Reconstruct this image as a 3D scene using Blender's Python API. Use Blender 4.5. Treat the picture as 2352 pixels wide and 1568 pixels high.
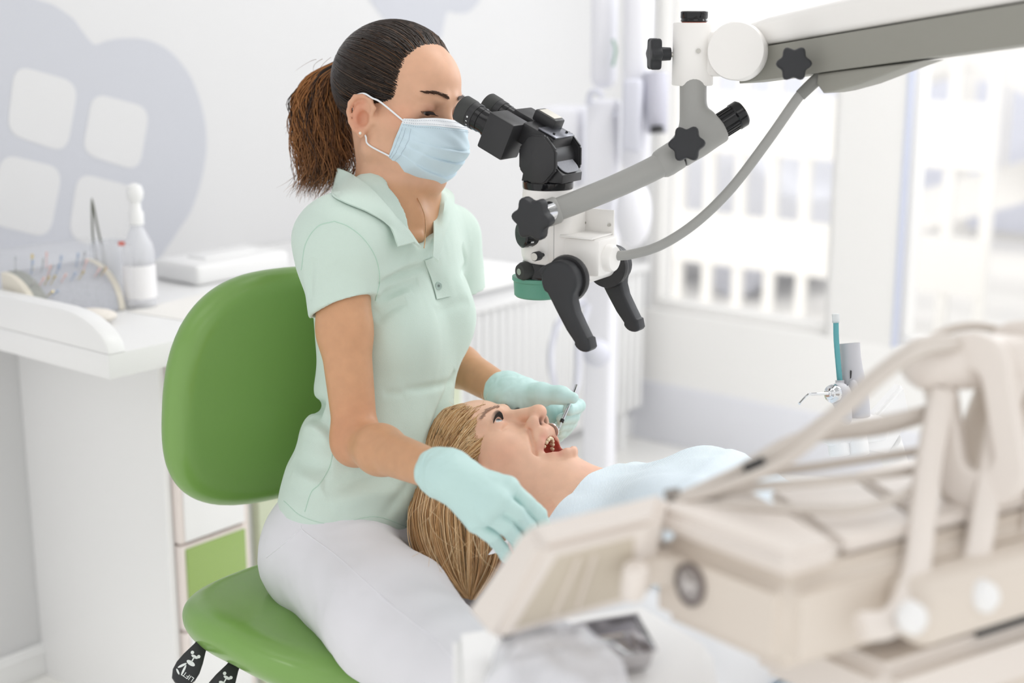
import bpy, bmesh, math, random
import numpy as np
from mathutils import Matrix, Vector
for o in list(bpy.data.objects): bpy.data.objects.remove(o, do_unlink=True)
SC = bpy.context.scene; COL = SC.collection
R_ = math.radians
# ------------------------------------------------------------------ camera
FPX = 3267.0; PITCH = R_(13.3); CAM_H = 1.45
cam_d = bpy.data.cameras.new('camera'); cam_d.sensor_width = 36.0; cam_d.lens = FPX*36.0/2352.0
cam_d.clip_start = 0.05; cam_d.clip_end = 200
cam_d.dof.use_dof = True; cam_d.dof.focus_distance = 1.95; cam_d.dof.aperture_fstop = 2.3
CAM = bpy.data.objects.new('camera', cam_d); COL.objects.link(CAM)
CAM.location = (0, 0, CAM_H); CAM.rotation_euler = (R_(90)-PITCH, 0, 0)
SC.camera = CAM
# ------------------------------------------------------------------ world, light, exposure
W_ = bpy.data.worlds.new('overcast_sky'); SC.world = W_; W_.use_nodes = True
bg = W_.node_tree.nodes['Background']; bg.inputs[0].default_value = (1.0, 0.995, 0.985, 1); bg.inputs[1].default_value = 1.0
SC.view_settings.view_transform = 'Standard'; SC.view_settings.look = 'None'
SC.view_settings.gamma = 1.0; SC.view_settings.exposure = 0.13; SC.view_settings.use_curve_mapping = False
def area_light(name, loc, target, sx, sy, power, col=(1, 1, 1)):
    l = bpy.data.lights.new(name, 'AREA'); l.shape = 'RECTANGLE'; l.size = sx; l.size_y = sy; l.energy = power; l.color = col
    o = bpy.data.objects.new(name, l); COL.objects.link(o); o.location = loc
    o.rotation_euler = (Vector(target)-Vector(loc)).to_track_quat('-Z', 'Y').to_euler()
    return o
# unseen ceiling lights added as fill; the strongest brighten floor and window wall
for lw, ld, lpw in ((.55, 1.55, 2.2), (2.35, 1.55, 2.8), (.55, -.2, 2.5), (2.35, -.2, 5.0), (2.9, .9, 15.0), (3.2, -.7, 12.0)):
    lx, ly = .6293*lw-.7771*ld, .7771*lw+.6293*ld
    area_light('ceiling_fill_light', (lx, ly, 2.77), (lx, ly, 0), 1.1, .6, lpw, (1.0, 0.99, 0.975))
# daylight entering through the upper part of the big window on the right
area_light('window_daylight', (1.55, 3.70, 1.95), (-0.2, 1.9, 0.95), 1.6, 1.0, 13, (0.93, 0.97, 1.0))
# sun added to brighten the houses opposite, shining over the roof
sun_d = bpy.data.lights.new('exterior_fill_sun', 'SUN'); sun_d.energy = 0.95; sun_d.angle = R_(12); sun_d.color = (1.0, .985, .95)
sun_o = bpy.data.objects.new('exterior_fill_sun', sun_d); COL.objects.link(sun_o); sun_o.rotation_euler = Vector((.6293*.66-.7771*.05, .7771*.66+.6293*.05, -.75)).to_track_quat('-Z', 'Y').to_euler()

# ------------------------------------------------------------------ pixel -> ray helpers (2352 x 1568 frame)
A3 = np.array
CF = A3([0, math.cos(PITCH), -math.sin(PITCH)]); CR = A3([1., 0, 0]); CU = A3([0, math.sin(PITCH), math.cos(PITCH)]); CC = A3([0, 0, CAM_H])
def ray(x, y): return CF+CR*((x-1176)/FPX)+CU*((784-y)/FPX)
def P(x, y, d): return CC+d*ray(x, y)
def onz(x, y, z): r = ray(x, y); return CC+r*((z-CC[2])/r[2])
WA = R_(39); WD = A3([math.sin(WA), math.cos(WA), 0]); DD = A3([-math.cos(WA), math.sin(WA), 0]); ZZ = A3([0, 0, 1.])
WALL_D = 2.652; WIN_W = 3.93
def onwall(x, y, dd=WALL_D): r = ray(x, y); return CC+r*((dd-CC@DD)/(r@DD))
def onwin(x, y, ww=WIN_W): r = ray(x, y); return CC+r*((ww-CC@WD)/(r@WD))
def WDZ(w, d, z): return WD*w+DD*d+ZZ*z
ROOM_M = Matrix(((WD[0], DD[0], 0, 0), (WD[1], DD[1], 0, 0), (0, 0, 1, 0), (0, 0, 0, 1)))   # room frame: x along mural wall, y towards it
def nrm(v): v = np.asarray(v, float); return v/np.linalg.norm(v)
def frame(o, x=None, y=None, z=None):
    """4x4 matrix from two given axes (first given kept exact)"""
    if z is not None and y is not None: z = nrm(z); x_ = nrm(np.cross(y, z)); y_ = np.cross(z, x_); ax = (x_, y_, z)
    elif z is not None: 
        z = nrm(z); x0 = x if x is not None else (A3([1, 0, 0]) if abs(z[0]) < .9 else A3([0, 1, 0]))
        y_ = nrm(np.cross(z, x0)); ax = (np.cross(y_, z), y_, z)
    else:
        y = nrm(y); x_ = nrm(np.cross(y, ZZ if z is None else z)); ax = (x_, y, np.cross(x_, y))
    m = Matrix.Identity(4)
    for i in range(3):
        for j in range(3): m[j][i] = ax[i][j]
    for j in range(3): m[j][3] = o[j]
    return m
def xf(m, pts):
    M = np.array(m); pts = np.asarray(pts, float); return pts@M[:3, :3].T+M[:3, 3]

# ------------------------------------------------------------------ materials
def lin(c):
    c = [x/255.0 for x in c[:3]]
    return tuple(x/12.92 if x <= .04045 else ((x+.055)/1.055)**2.4 for x in c)+(1.0,)
MATS = {}
def mat(name, srgb=None, rough=.5, metal=0, spec=.5, bump=0, bscale=200, bdist=.001, attr=None, coat=0, trans=0, ior=1.45, alpha=1, sss=0, mottle=0, mscale=40, emit=0, sheen=0):
    if name in MATS: return MATS[name]
    m = bpy.data.materials.new(name); m.use_nodes = True; nt = m.node_tree; b = nt.nodes['Principled BSDF']; MATS[name] = m
    if srgb is not None: b.inputs['Base Color'].default_value = lin(srgb)
    b.inputs['Roughness'].default_value = rough; b.inputs['Metallic'].default_value = metal
    b.inputs['Specular IOR Level'].default_value = spec; b.inputs['IOR'].default_value = ior
    b.inputs['Coat Weight'].default_value = coat; b.inputs['Coat Roughness'].default_value = .15
    b.inputs['Transmission Weight'].default_value = trans; b.inputs['Alpha'].default_value = alpha
    b.inputs['Sheen Weight'].default_value = sheen
    if sss: 
        b.inputs['Subsurface Weight'].default_value = sss; b.inputs['Subsurface Radius'].default_value = (.010, .004, .002); b.inputs['Subsurface Scale'].default_value = .5
    if emit:
        b.inputs['Emission Color'].default_value = lin(srgb); b.inputs['Emission Strength'].default_value = emit
    src = None
    if attr:
        a = nt.nodes.new('ShaderNodeVertexColor'); a.layer_name = attr; src = a.outputs['Color']
    tc = nt.nodes.new('ShaderNodeTexCoord')
    if mottle:
        n = nt.nodes.new('ShaderNodeTexNoise'); n.inputs['Scale'].default_value = mscale; n.inputs['Detail'].default_value = 4
        nt.links.new(tc.outputs['Object'], n.inputs['Vector'])
        r = nt.nodes.new('ShaderNodeMapRange'); r.inputs['From Min'].default_value = .3; r.inputs['From Max'].default_value = .7
        r.inputs['To Min'].default_value = 1-mottle; r.inputs['To Max'].default_value = 1+mottle*.4
        nt.links.new(n.outputs['Fac'], r.inputs['Value'])
        mx = nt.nodes.new('ShaderNodeMix'); mx.data_type = 'RGBA'; mx.blend_type = 'MULTIPLY'; mx.inputs['Factor'].default_value = 1
        if src is None:
            mx.inputs['A'].default_value = lin(srgb)
        else: nt.links.new(src, mx.inputs['A'])
        nt.links.new(r.outputs['Result'], mx.inputs['B']); src = mx.outputs['Result']
    if src is not None: nt.links.new(src, b.inputs['Base Color'])
    if bump:
        n2 = nt.nodes.new('ShaderNodeTexNoise'); n2.inputs['Scale'].default_value = bscale; n2.inputs['Detail'].default_value = 3
        nt.links.new(tc.outputs['Object'], n2.inputs['Vector'])
        bp = nt.nodes.new('ShaderNodeBump'); bp.inputs['Strength'].default_value = bump; bp.inputs['Distance'].default_value = bdist
        nt.links.new(n2.outputs['Fac'], bp.inputs['Height']); nt.links.new(bp.outputs['Normal'], b.inputs['Normal'])
    return m

# ------------------------------------------------------------------ mesh helpers
def link(name, me, material=None, parent=None, smooth=True, sharp=35):
    o = bpy.data.objects.new(name, me); COL.objects.link(o)
    if material is not None: me.materials.append(material)
    if smooth and len(me.polygons):
        me.polygons.foreach_set('use_smooth', np.ones(len(me.polygons), dtype=bool))
        if sharp: me.set_sharp_from_angle(angle=R_(sharp))
    if parent is not None:
        o.parent = parent; o.matrix_parent_inverse = parent.matrix_basis.inverted()
    return o
def mesh(name, v, f, material=None, parent=None, smooth=True, sharp=35, colors=None):
    me = bpy.data.meshes.new(name); v = np.asarray(v, dtype=np.float32)
    if isinstance(f, np.ndarray):
        n = f.shape[1]
        me.vertices.add(len(v)); me.vertices.foreach_set('co', v.ravel())
        me.loops.add(f.size); me.loops.foreach_set('vertex_index', f.astype(np.int32).ravel())
        me.polygons.add(len(f)); me.polygons.foreach_set('loop_start', np.arange(0, f.size, n, dtype=np.int32))
        me.update(calc_edges=True); me.validate()
    else:
        me.from_pydata([tuple(map(float, q)) for q in v], [], [tuple(map(int, q)) for q in f]); me.update()
    if colors is not None:
        ca = me.color_attributes.new('Col', 'FLOAT_COLOR', 'POINT')
        c4 = np.ones((len(v), 4), np.float32); c4[:, :3] = colors; ca.data.foreach_set('color', c4.ravel())
    return link(name, me, material, parent, smooth, sharp)
class MB:
    """collects pieces into ONE mesh"""
    def __init__(s): s.v = []; s.f = []; s.n = 0
    def add(s, v, f):
        v = np.asarray(v, float); s.v.append(v); s.f += [tuple(int(i)+s.n for i in q) for q in f]; s.n += len(v); return s
    def box(s, size, m=None, bevel=0, seg=2):
        bm = bmesh.new(); bmesh.ops.create_cube(bm, size=1.0)
        for q in bm.verts: q.co = Vector((q.co.x*size[0], q.co.y*size[1], q.co.z*size[2]))
        if bevel: bmesh.ops.bevel(bm, geom=bm.edges[:], offset=min(bevel, min(size)*.49), segments=seg, profile=.5, affect='EDGES', clamp_overlap=True)
        s._bm(bm, m); return s
    def _bm(s, bm, m):
        bm.verts.ensure_lookup_table(); bm.verts.index_update()
        v = np.array([q.co[:] for q in bm.verts]); f = [[q.index for q in fc.verts] for fc in bm.faces]; bm.free()
        s.add(xf(m, v) if m is not None else v, f)
    def prism(s, outline, z0, z1, m=None, bevel=0, seg=2):
        """extrude a ccw 2d outline from z0 to z1"""
        bm = bmesh.new(); vs = [bm.verts.new((x, y, z0)) for x, y in outline]; fc = bm.faces.new(vs)
        r = bmesh.ops.extrude_face_region(bm, geom=[fc]); 
        for q in r['geom']:
            if isinstance(q, bmesh.types.BMVert): q.co.z = z1
        bmesh.ops.recalc_face_normals(bm, faces=bm.faces[:])
        if bevel:
            es = [e for e in bm.edges if (abs(e.verts[0].co.z-e.verts[1].co.z) < 1e-9)]
            bmesh.ops.bevel(bm, geom=es, offset=bevel, segments=seg, profile=.5, affect='EDGES', clamp_overlap=True)
        s._bm(bm, m); return s
    def lathe(s, prof, m=None, seg=32, cap=True):
        v = []; f = []
        for r, h in prof:
            for i in range(seg): a = 2*math.pi*i/seg; v.append((r*math.cos(a), r*math.sin(a), h))
        for k in range(len(prof)-1):
            for i in range(seg): j = (i+1) % seg; f.append((k*seg+i, k*seg+j, (k+1)*seg+j, (k+1)*seg+i))
        if cap: f.append(tuple(range(seg))[::-1]); f.append(tuple((len(prof)-1)*seg+i for i in range(seg)))
        s.add(xf(m, v) if m is not None else v, f); return s
    def cyl(s, a, b, r, r2=None, seg=24, bev=0):
        a = A3(a, float) if not isinstance(a, np.ndarray) else a; L = np.linalg.norm(b-a); r2 = r if r2 is None else r2
        pr = [(r, 0), (r2, L)] if not bev else [(r-bev, 0), (r-.3*bev, .3*bev), (r, bev), (r2, L-bev), (r2-.3*bev, L-.3*bev), (r2-bev, L)]
        return s.lathe(pr, frame(a, z=b-a), seg)
    def tube(s, pts, rad, seg=10, cap=True, flat=None):
        v, f = tube_geo(pts, rad, seg, cap, flat); s.add(v, f); return s
    def ball(s, c, r, seg=16, m=None):
        n = seg//2; pr = [(max(1e-5, math.sin(math.pi*k/n)), -math.cos(math.pi*k/n)) for k in range(n+1)]
        r = (r, r, r) if np.isscalar(r) else r
        mm = Matrix.Translation(Vector(c))@(m if m is not None else Matrix.Identity(4))@Matrix.Diagonal((r[0], r[1], r[2], 1))
        return s.lathe(pr, mm, seg)
    def build(s, name, material=None, parent=None, smooth=True, sharp=35):
        return mesh(name, np.concatenate(s.v), s.f, material, parent, smooth, sharp)
def smooth_path(pts, n=8):
    """Catmull-Rom through points (any dimension)"""
    p = np.asarray(pts, float); p = np.vstack([2*p[0]-p[1], p, 2*p[-1]-p[-2]]); out = []
    for i in range(1, len(p)-2):
        t = np.linspace(0, 1, n, endpoint=False)[:, None]
        a, b, c, d = p[i-1], p[i], p[i+1], p[i+2]
        out.append(.5*(2*b+(c-a)*t+(2*a-5*b+4*c-d)*t**2+(3*b-a-3*c+d)*t**3))
    out.append(p[-2][None]); return np.vstack(out)
def tube_geo(pts, rad, seg=10, cap=True, flat=None):
    p = np.asarray(pts, float); n = len(p); rad = np.full(n, rad) if np.isscalar(rad) else np.asarray(rad, float)
    t = np.gradient(p, axis=0); t /= np.linalg.norm(t, axis=1)[:, None]+1e-12
    u = np.cross(t[0], ZZ if flat is None else flat)
    if np.linalg.norm(u) < 1e-3: u = np.cross(t[0], A3([1., 0, 0]))
    v = []; u = nrm(u)
    for i in range(n):
        u = u-t[i]*(u@t[i]); u = nrm(u); w = np.cross(t[i], u)
        for k in range(seg):
            a = 2*math.pi*k/seg; v.append(p[i]+rad[i]*(math.cos(a)*u+math.sin(a)*w))
    f = []
    for i in range(n-1):
        for k in range(seg): j = (k+1) % seg; f.append((i*seg+k, i*seg+j, (i+1)*seg+j, (i+1)*seg+k))
    if cap: f.append(tuple(range(seg))[::-1]); f.append(tuple((n-1)*seg+i for i in range(seg)))
    return np.array(v), f
def rrect(w, h, r, n=6, cx=0, cy=0):
    o = []
    for sx, sy, a0 in ((1, 1, 0), (-1, 1, 90), (-1, -1, 180), (1, -1, 270)):
        for k in range(n+1): a = R_(a0+90*k/n); o.append((cx+sx*(w/2-r)+r*math.cos(a), cy+sy*(h/2-r)+r*math.sin(a)))
    return o
def star(n, r, amp, seg=8):
    return [((r+amp*math.cos(n*a))*math.cos(a), (r+amp*math.cos(n*a))*math.sin(a)) for a in (2*math.pi*k/(n*seg) for k in range(n*seg))]
def tag(o, label=None, cat=None, group=None, kind=None):
    if label: o['label'] = label
    if cat: o['category'] = cat
    if group: o['group'] = group
    if kind: o['kind'] = kind
    return o
def thing(name, label, cat, loc=(0, 0, 0), group=None, kind=None):
    o = bpy.data.objects.new(name, None); COL.objects.link(o); o.location = Vector(loc); o.empty_display_size = .05
    o.matrix_basis = Matrix.Translation(Vector(loc))
    return tag(o, label, cat, group, kind)
def text_mesh(name, body, size, m, material, parent=None, ext=.0002, mirror=False):
    cu = bpy.data.curves.new(name, 'FONT'); cu.body = body; cu.size = size; cu.extrude = ext; cu.align_x = 'CENTER'; cu.align_y = 'CENTER'; cu.resolution_u = 2
    t = bpy.data.objects.new(name, cu); COL.objects.link(t); dg = bpy.context.evaluated_depsgraph_get()
    me = bpy.data.meshes.new_from_object(t.evaluated_get(dg)); bpy.data.objects.remove(t); bpy.data.curves.remove(cu)
    v = np.array([q.co[:] for q in me.vertices]); v = xf(m, v)
    for i, q in enumerate(me.vertices): q.co = v[i]
    me.name = name
    return link(name, me, material, parent, smooth=False)
# ================================================================== signed-distance modelling (sparse grid -> surface nets)
F4 = np.float32
def rotm(rx=0, ry=0, rz=0):
    return np.array(Matrix.Rotation(R_(rz), 3, 'Z')@Matrix.Rotation(R_(ry), 3, 'Y')@Matrix.Rotation(R_(rx), 3, 'X'))
class Field:
    def __init__(s): s.ops = []
    def _add(s, fn, c, r, mode, k): s.ops.append((fn, A3(c, dtype=float), float(r), mode, float(k))); return s
    def cone(s, a, b, r1, r2=None, mode='u', k=.01):
        a = np.asarray(a, float); b = np.asarray(b, float); r2 = r1 if r2 is None else r2; ab = b-a; L2 = max(ab@ab, 1e-12)
        def fn(p):
            q = p-a.astype(F4); t = np.clip(q@(ab/L2).astype(F4), 0, 1); q = q-t[:, None]*ab.astype(F4)
            return np.sqrt((q*q).sum(1))-(r1+(r2-r1)*t).astype(F4)
        return s._add(fn, (a+b)/2, math.sqrt(L2)/2+max(r1, r2), mode, k)
    def chain(s, pts, rad, mode='u', k=.01):
        for i in range(len(pts)-1): s.cone(pts[i], pts[i+1], rad[i], rad[i+1], mode, k)
        return s
    def ell(s, c, r, rot=None, mode='u', k=.01):
        c = np.asarray(c, float); r = np.asarray(r, float); M = np.eye(3) if rot is None else np.asarray(rot)
        def fn(p):
            q = (p-c.astype(F4))@M.astype(F4); a = q/r.astype(F4); b = a/r.astype(F4)
            k0 = np.sqrt((a*a).sum(1)); k1 = np.sqrt((b*b).sum(1))+F4(1e-9); return k0*(k0-1)/k1
        return s._add(fn, c, r.max()*1.15, mode, k)
    def box(s, c, h, rad=0, rot=None, mode='u', k=.01):
        c = np.asarray(c, float); h = np.asarray(h, float)-rad; M = np.eye(3) if rot is None else np.asarray(rot)
        def fn(p):
            q = np.abs((p-c.astype(F4))@M.astype(F4))-h.astype(F4)
            return np.sqrt((np.maximum(q, 0)**2).sum(1))+np.minimum(q.max(1), 0)-F4(rad)
        return s._add(fn, c, np.linalg.norm(h)+rad, mode, k)
    def half(s, o, n, mode='i', k=.004):
        """half space: keep the side opposite to n (mode i)"""
        o = np.asarray(o, float); n = nrm(n)
        return s._add(lambda p: (p-o.astype(F4))@n.astype(F4), o, 1e6, mode, k)
    def func(s, fn, c, r, mode='u', k=.01): return s._add(fn, c, r, mode, k)
    def eval(s, p, bid=None, bc=None, brad=0):
        d = np.full(len(p), 9.0, F4)
        for fn, c, r, mode, k in s.ops:
            if bc is not None and r < 1e5:
                near = (np.linalg.norm(bc-c, axis=1)-r) < brad*2.2+2*k
                if not near.any(): continue
                if near.all(): sel = slice(None); q = p
                else: sel = np.nonzero(near[bid])[0]; q = p[sel]
            else: sel = slice(None); q = p
            e = fn(q).astype(F4); dd = d[sel]; kk = F4(max(k, 1e-6))
            if mode == 'u': h = np.maximum(kk-np.abs(dd-e), 0)/kk; d[sel] = np.minimum(dd, e)-h*h*kk*F4(.25)
            elif mode == 's': h = np.maximum(kk-np.abs(dd+e), 0)/kk; d[sel] = np.maximum(dd, -e)+h*h*kk*F4(.25)
            elif mode == 'i': h = np.maximum(kk-np.abs(dd-e), 0)/kk; d[sel] = np.maximum(dd, e)+h*h*kk*F4(.25)
            elif mode == 'a': d[sel] = dd+e      # additive displacement
        return d
    def mesh(s, lo, hi, h, relax=1):
        B = 8; lo = np.asarray(lo, float); hi = np.asarray(hi, float)
        nb = np.maximum(1, np.ceil((hi-lo)/(h*B)).astype(int)); n = nb*B
        I = np.stack(np.meshgrid(*[np.arange(q) for q in nb], indexing='ij'), -1).reshape(-1, 3)
        bc = (lo+(I*B+B/2-.5)*h); brad = B*h*.87
        dc = s.eval(bc.astype(F4), np.arange(len(bc)), bc, brad+.03)
        vol = np.repeat(np.repeat(np.repeat(dc.reshape(nb), B, 0), B, 1), B, 2)
        keep = np.nonzero(np.abs(dc) < brad*1.6+.004)[0]
        off = np.stack(np.meshgrid(*[np.arange(B)]*3, indexing='ij'), -1).reshape(-1, 3)
        CH = 600
        for i in range(0, len(keep), CH):
            kb = keep[i:i+CH]; idx = (I[kb]*B)[:, None, :]+off[None]; pts = (lo+idx.reshape(-1, 3)*h).astype(F4)
            d = s.eval(pts, np.repeat(np.arange(len(kb)), B**3), bc[kb], brad)
            ix = idx.reshape(-1, 3); vol[ix[:, 0], ix[:, 1], ix[:, 2]] = d
        return surface_nets(vol, lo, h, relax)
def surface_nets(vol, lo, h, relax=1):
    ins = vol < 0
    c = np.zeros(tuple(q-1 for q in vol.shape), np.uint8)
    for dx in (0, 1):
        for dy in (0, 1):
            for dz in (0, 1): c += ins[dx:vol.shape[0]-1+dx, dy:vol.shape[1]-1+dy, dz:vol.shape[2]-1+dz]
    act = np.argwhere((c > 0) & (c < 8)); vid = np.full(c.shape, -1, np.int32); vid[act[:, 0], act[:, 1], act[:, 2]] = np.arange(len(act))
    cor = np.array([[(i >> 2) & 1, (i >> 1) & 1, i & 1] for i in range(8)])
    g = np.stack([vol[act[:, 0]+q[0], act[:, 1]+q[1], act[:, 2]+q[2]] for q in cor], 1)
    s = np.zeros((len(act), 3)); cnt = np.zeros(len(act))
    for a in range(8):
        for ax in (4, 2, 1):
            if a & ax: continue
            b = a | ax; ga, gb = g[:, a], g[:, b]; m = (ga < 0) != (gb < 0)
            t = np.where(m, ga/np.where(m, ga-gb, 1), 0)
            pt = cor[a][None]+t[:, None]*(cor[b]-cor[a])[None]; s += pt*m[:, None]; cnt += m
    v = lo+(act+s/cnt[:, None])*h
    F = []
    for ax in range(3):
        sh = [slice(None)]*3; sh2 = [slice(None)]*3; sh[ax] = slice(0, -1); sh2[ax] = slice(1, None)
        a = ins[tuple(sh)]; b = ins[tuple(sh2)]; u, w = [(1, 2), (2, 0), (0, 1)][ax]
        e = np.argwhere(a != b)
        ok = (e[:, u] > 0) & (e[:, w] > 0) & (e[:, u] < vol.shape[u]-1) & (e[:, w] < vol.shape[w]-1); e = e[ok]
        flip = ~a[e[:, 0], e[:, 1], e[:, 2]]
        def cell(du, dw):
            q = e.copy(); q[:, u] += du; q[:, w] += dw; return vid[q[:, 0], q[:, 1], q[:, 2]]
        quad = np.stack([cell(-1, -1), cell(0, -1), cell(0, 0), cell(-1, 0)], 1)
        quad[flip] = quad[flip][:, ::-1]; F.append(quad)
    f = np.concatenate(F); f = f[(f >= 0).all(1)]
    for _ in range(relax):
        acc = np.zeros_like(v); n = np.zeros(len(v))
        for i in range(4):
            np.add.at(acc, f[:, i], v[f[:, (i+1) % 4]]); np.add.at(acc, f[:, i], v[f[:, (i+3) % 4]]); np.add.at(n, f[:, i], 2)
        v = v*.5+.5*acc/np.maximum(n, 1)[:, None]
    return v, f
def vnormals(v, f):
    n = np.cross(v[f[:, 2]]-v[f[:, 0]], v[f[:, 3]]-v[f[:, 1]]); vn = np.zeros_like(v)
    for i in range(4): np.add.at(vn, f[:, i], n)
    return vn/(np.linalg.norm(vn, axis=1)[:, None]+1e-12)
def ss(a, b, x): t = np.clip((x-a)/(b-a), 0, 1); return t*t*(3-2*t)
def vnoise(p, sc, seed=0):
    """smooth value noise in [-1,1]"""
    q = p*sc+seed*17.31; i = np.floor(q).astype(np.int64); t = q-i; t = t*t*(3-2*t); r = 0
    for dx in (0, 1):
        for dy in (0, 1):
            for dz in (0, 1):
                k = (i[:, 0]+dx)*374761393+(i[:, 1]+dy)*668265263+(i[:, 2]+dz)*2147483647+seed*1274126177
                k = (k ^ (k >> 13))*1274126177; k = (k ^ (k >> 16)) & 0xffff
                w = (t[:, 0] if dx else 1-t[:, 0])*(t[:, 1] if dy else 1-t[:, 1])*(t[:, 2] if dz else 1-t[:, 2]); r = r+w*(k/32767.5-1)
    return r
# ================================================================== ROOM
M_wall = mat('white_wall_paint', (216, 216, 217), rough=.7, bump=.05, bscale=300)
M_mural = mat('grey_mural_paint', (196, 198, 205), rough=.7)
M_white = mat('white_lacquer', (240, 240, 240), rough=.35)
M_floor = mat('pale_floor', (244, 243, 240), rough=.3, mottle=.03, mscale=6)
def rbox(name, w0, w1, d0, d1, z0, z1, material, parent=None, bevel=0):
    o = MB().box((abs(w1-w0), abs(d1-d0), abs(z1-z0)), None, bevel).build(name, material, parent)
    o.matrix_basis = ROOM_M@Matrix.Translation(Vector(((w0+w1)/2, (d0+d1)/2, (z0+z1)/2))); return o
tag(rbox('floor', -1.0, WIN_W+.15, -2.0, WALL_D+.1, -.06, 0, M_floor), 'pale smooth surgery floor', 'floor', kind='structure')
tag(rbox('ceiling', -1.0, WIN_W+.15, -2.0, WALL_D+.1, 2.8, 2.9, M_wall), 'plain white ceiling', 'ceiling', kind='structure')
wall_l = tag(rbox('wall_left', -1.0, WIN_W+.15, WALL_D, WALL_D+.1, 0, 2.8, M_wall), 'white wall with a grey painted mural', 'wall', kind='structure')
# mural outlines are painted on the wall: a thin raised film
def on_wall_uv(x, y): q = onwall(x, y); return (q@WD, q[2])
MUR_M = Matrix(((WD[0], 0, -DD[0], DD[0]*WALL_D), (WD[1], 0, -DD[1], DD[1]*WALL_D), (0, 1, 0, 0), (0, 0, 0, 1)))
def film(name, pts, material, off, smoothn=0, parent=None):
    uv = np.array([on_wall_uv(*q) for q in pts])
    if smoothn: uv = smooth_path(uv, smoothn)
    a = np.sum(uv[:, 0]*np.roll(uv[:, 1], -1)-np.roll(uv[:, 0], -1)*uv[:, 1])
    if a < 0: uv = uv[::-1]
    return MB().prism([tuple(q) for q in uv], off-.0006, off, MUR_M).build(name, material, parent, smooth=False)
mur = film('mural', [(-520, -60), (-300, -160), (-120, -90), (0, -30), (85, 0), (122, 12), (163, 39), (184, 65), (208, 96), (222, 102), (245, 94), (282, 88), (339, 92), (392, 120), (437, 176), (465, 253), (474, 327), (465, 400), (441, 478), (408, 531), (367, 592), (300, 690), (0, 760), (-520, 860)], M_mural, .0010, 5, wall_l)
mur['label'] = 'grey rounded mural shape with white panes'
def soft_quad(c, r=.26, n=7):
    c = np.array(c, float); out = []
    for i in range(4):
        p, a, b = c[i], c[i-1], c[(i+1) % 4]; p0 = p+(a-p)*r; p1 = p+(b-p)*r
        for t in np.linspace(0, 1, n): out.append((1-t)**2*p0+2*t*(1-t)*p+t*t*p1)
    return out
for c in (((33, 148), (180, 190), (152, 352), (14, 306)), ((212, 212), (344, 248), (318, 394), (187, 352)), ((3, 352), (144, 386), (112, 548), (-30, 512)), ((178, 395), (318, 432), (285, 592), (155, 544))):
    film('mural_pane', soft_quad(c), M_wall, .0018, 0, wall_l)
film('mural', [(800, -60), (848, 0), (872, 32), (905, 70), (960, 110), (1000, 104), (1013, 85), (1020, 50), (1028, 27), (1046, 30), (1072, 29), (1092, 14), (1104, -10), (1100, -60)], M_mural, .0010, 5, wall_l)
bb = rbox('baseboard_left', -1.0, WIN_W, WALL_D-.014, WALL_D, 0, .075, M_white, None, .004); tag(bb, 'white moulded baseboard under the mural wall', 'baseboard', kind='structure')
rbox('moulding', -1.0, WIN_W, WALL_D-.019, WALL_D-.013, .052, .062, M_white, bb, .002)
# window wall -------------------------------------------------------
M_win = mat('lightened_window_wall_white', (250, 249, 247), rough=.6)  # wall white lightened to put missing light into its colour
wr = rbox('wall_right', WIN_W, WIN_W+.15, -2.0, WALL_D+.1, 0, .455, M_win); tag(wr, 'low white wall below the big window', 'wall', kind='structure')
rbox('plinth', WIN_W-.012, WIN_W, -2.0, WALL_D, 0, .208, mat('lilac_white_plinth', (240, 241, 247), rough=.6), wr, .003)
rbox('wall_pier', WIN_W, WIN_W+.15, 2.60, WALL_D+.1, .455, 2.8, M_wall, wr)
rbox('wall_head', WIN_W, WIN_W+.15, -1.2, 2.60, 2.5, 2.8, M_wall, wr)
M_frame = mat('white_window_frame', (243, 242, 240), rough=.4)
M_glass = mat('window_glass', (250, 252, 255), rough=.02, alpha=.06, spec=.3)
def window(name, d0, d1, label):
    t = thing(name, label, 'window', WDZ(WIN_W+.06, (d0+d1)/2, .455), kind='structure')
    z0, z1 = .455, 2.5; fw = .03
    for nm, a in (('frame_rail', (d0, d1, z0, z0+fw)), ('frame_rail', (d0, d1, z1-fw, z1)), ('frame_stile', (d0, d0+fw, z0+fw, z1-fw)), ('frame_stile', (d1-fw, d1, z0+fw, z1-fw))):
        rbox(nm, WIN_W+.03, WIN_W+.09, a[0], a[1], a[2], a[3], M_frame, t, .004)
    rbox('pane', WIN_W+.055, WIN_W+.061, d0+fw, d1-fw, z0+fw, z1-fw, M_glass, t)
    return t
window('window_1', 1.93, 2.60, 'tall bright window beside the room corner')
window('window_2', -1.9, 1.72, 'wide bright window at the right of the frame')
rbox('wall_pillar', WIN_W+.0, WIN_W+.12, 1.72, 1.93, .455, 2.5, M_frame, wr)
rbox('window_gasket', WIN_W-.004, WIN_W+.02, 1.710, 1.722, .455, 2.5, mat('blue_grey_gasket', (205, 210, 228), rough=.5), wr)
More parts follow.
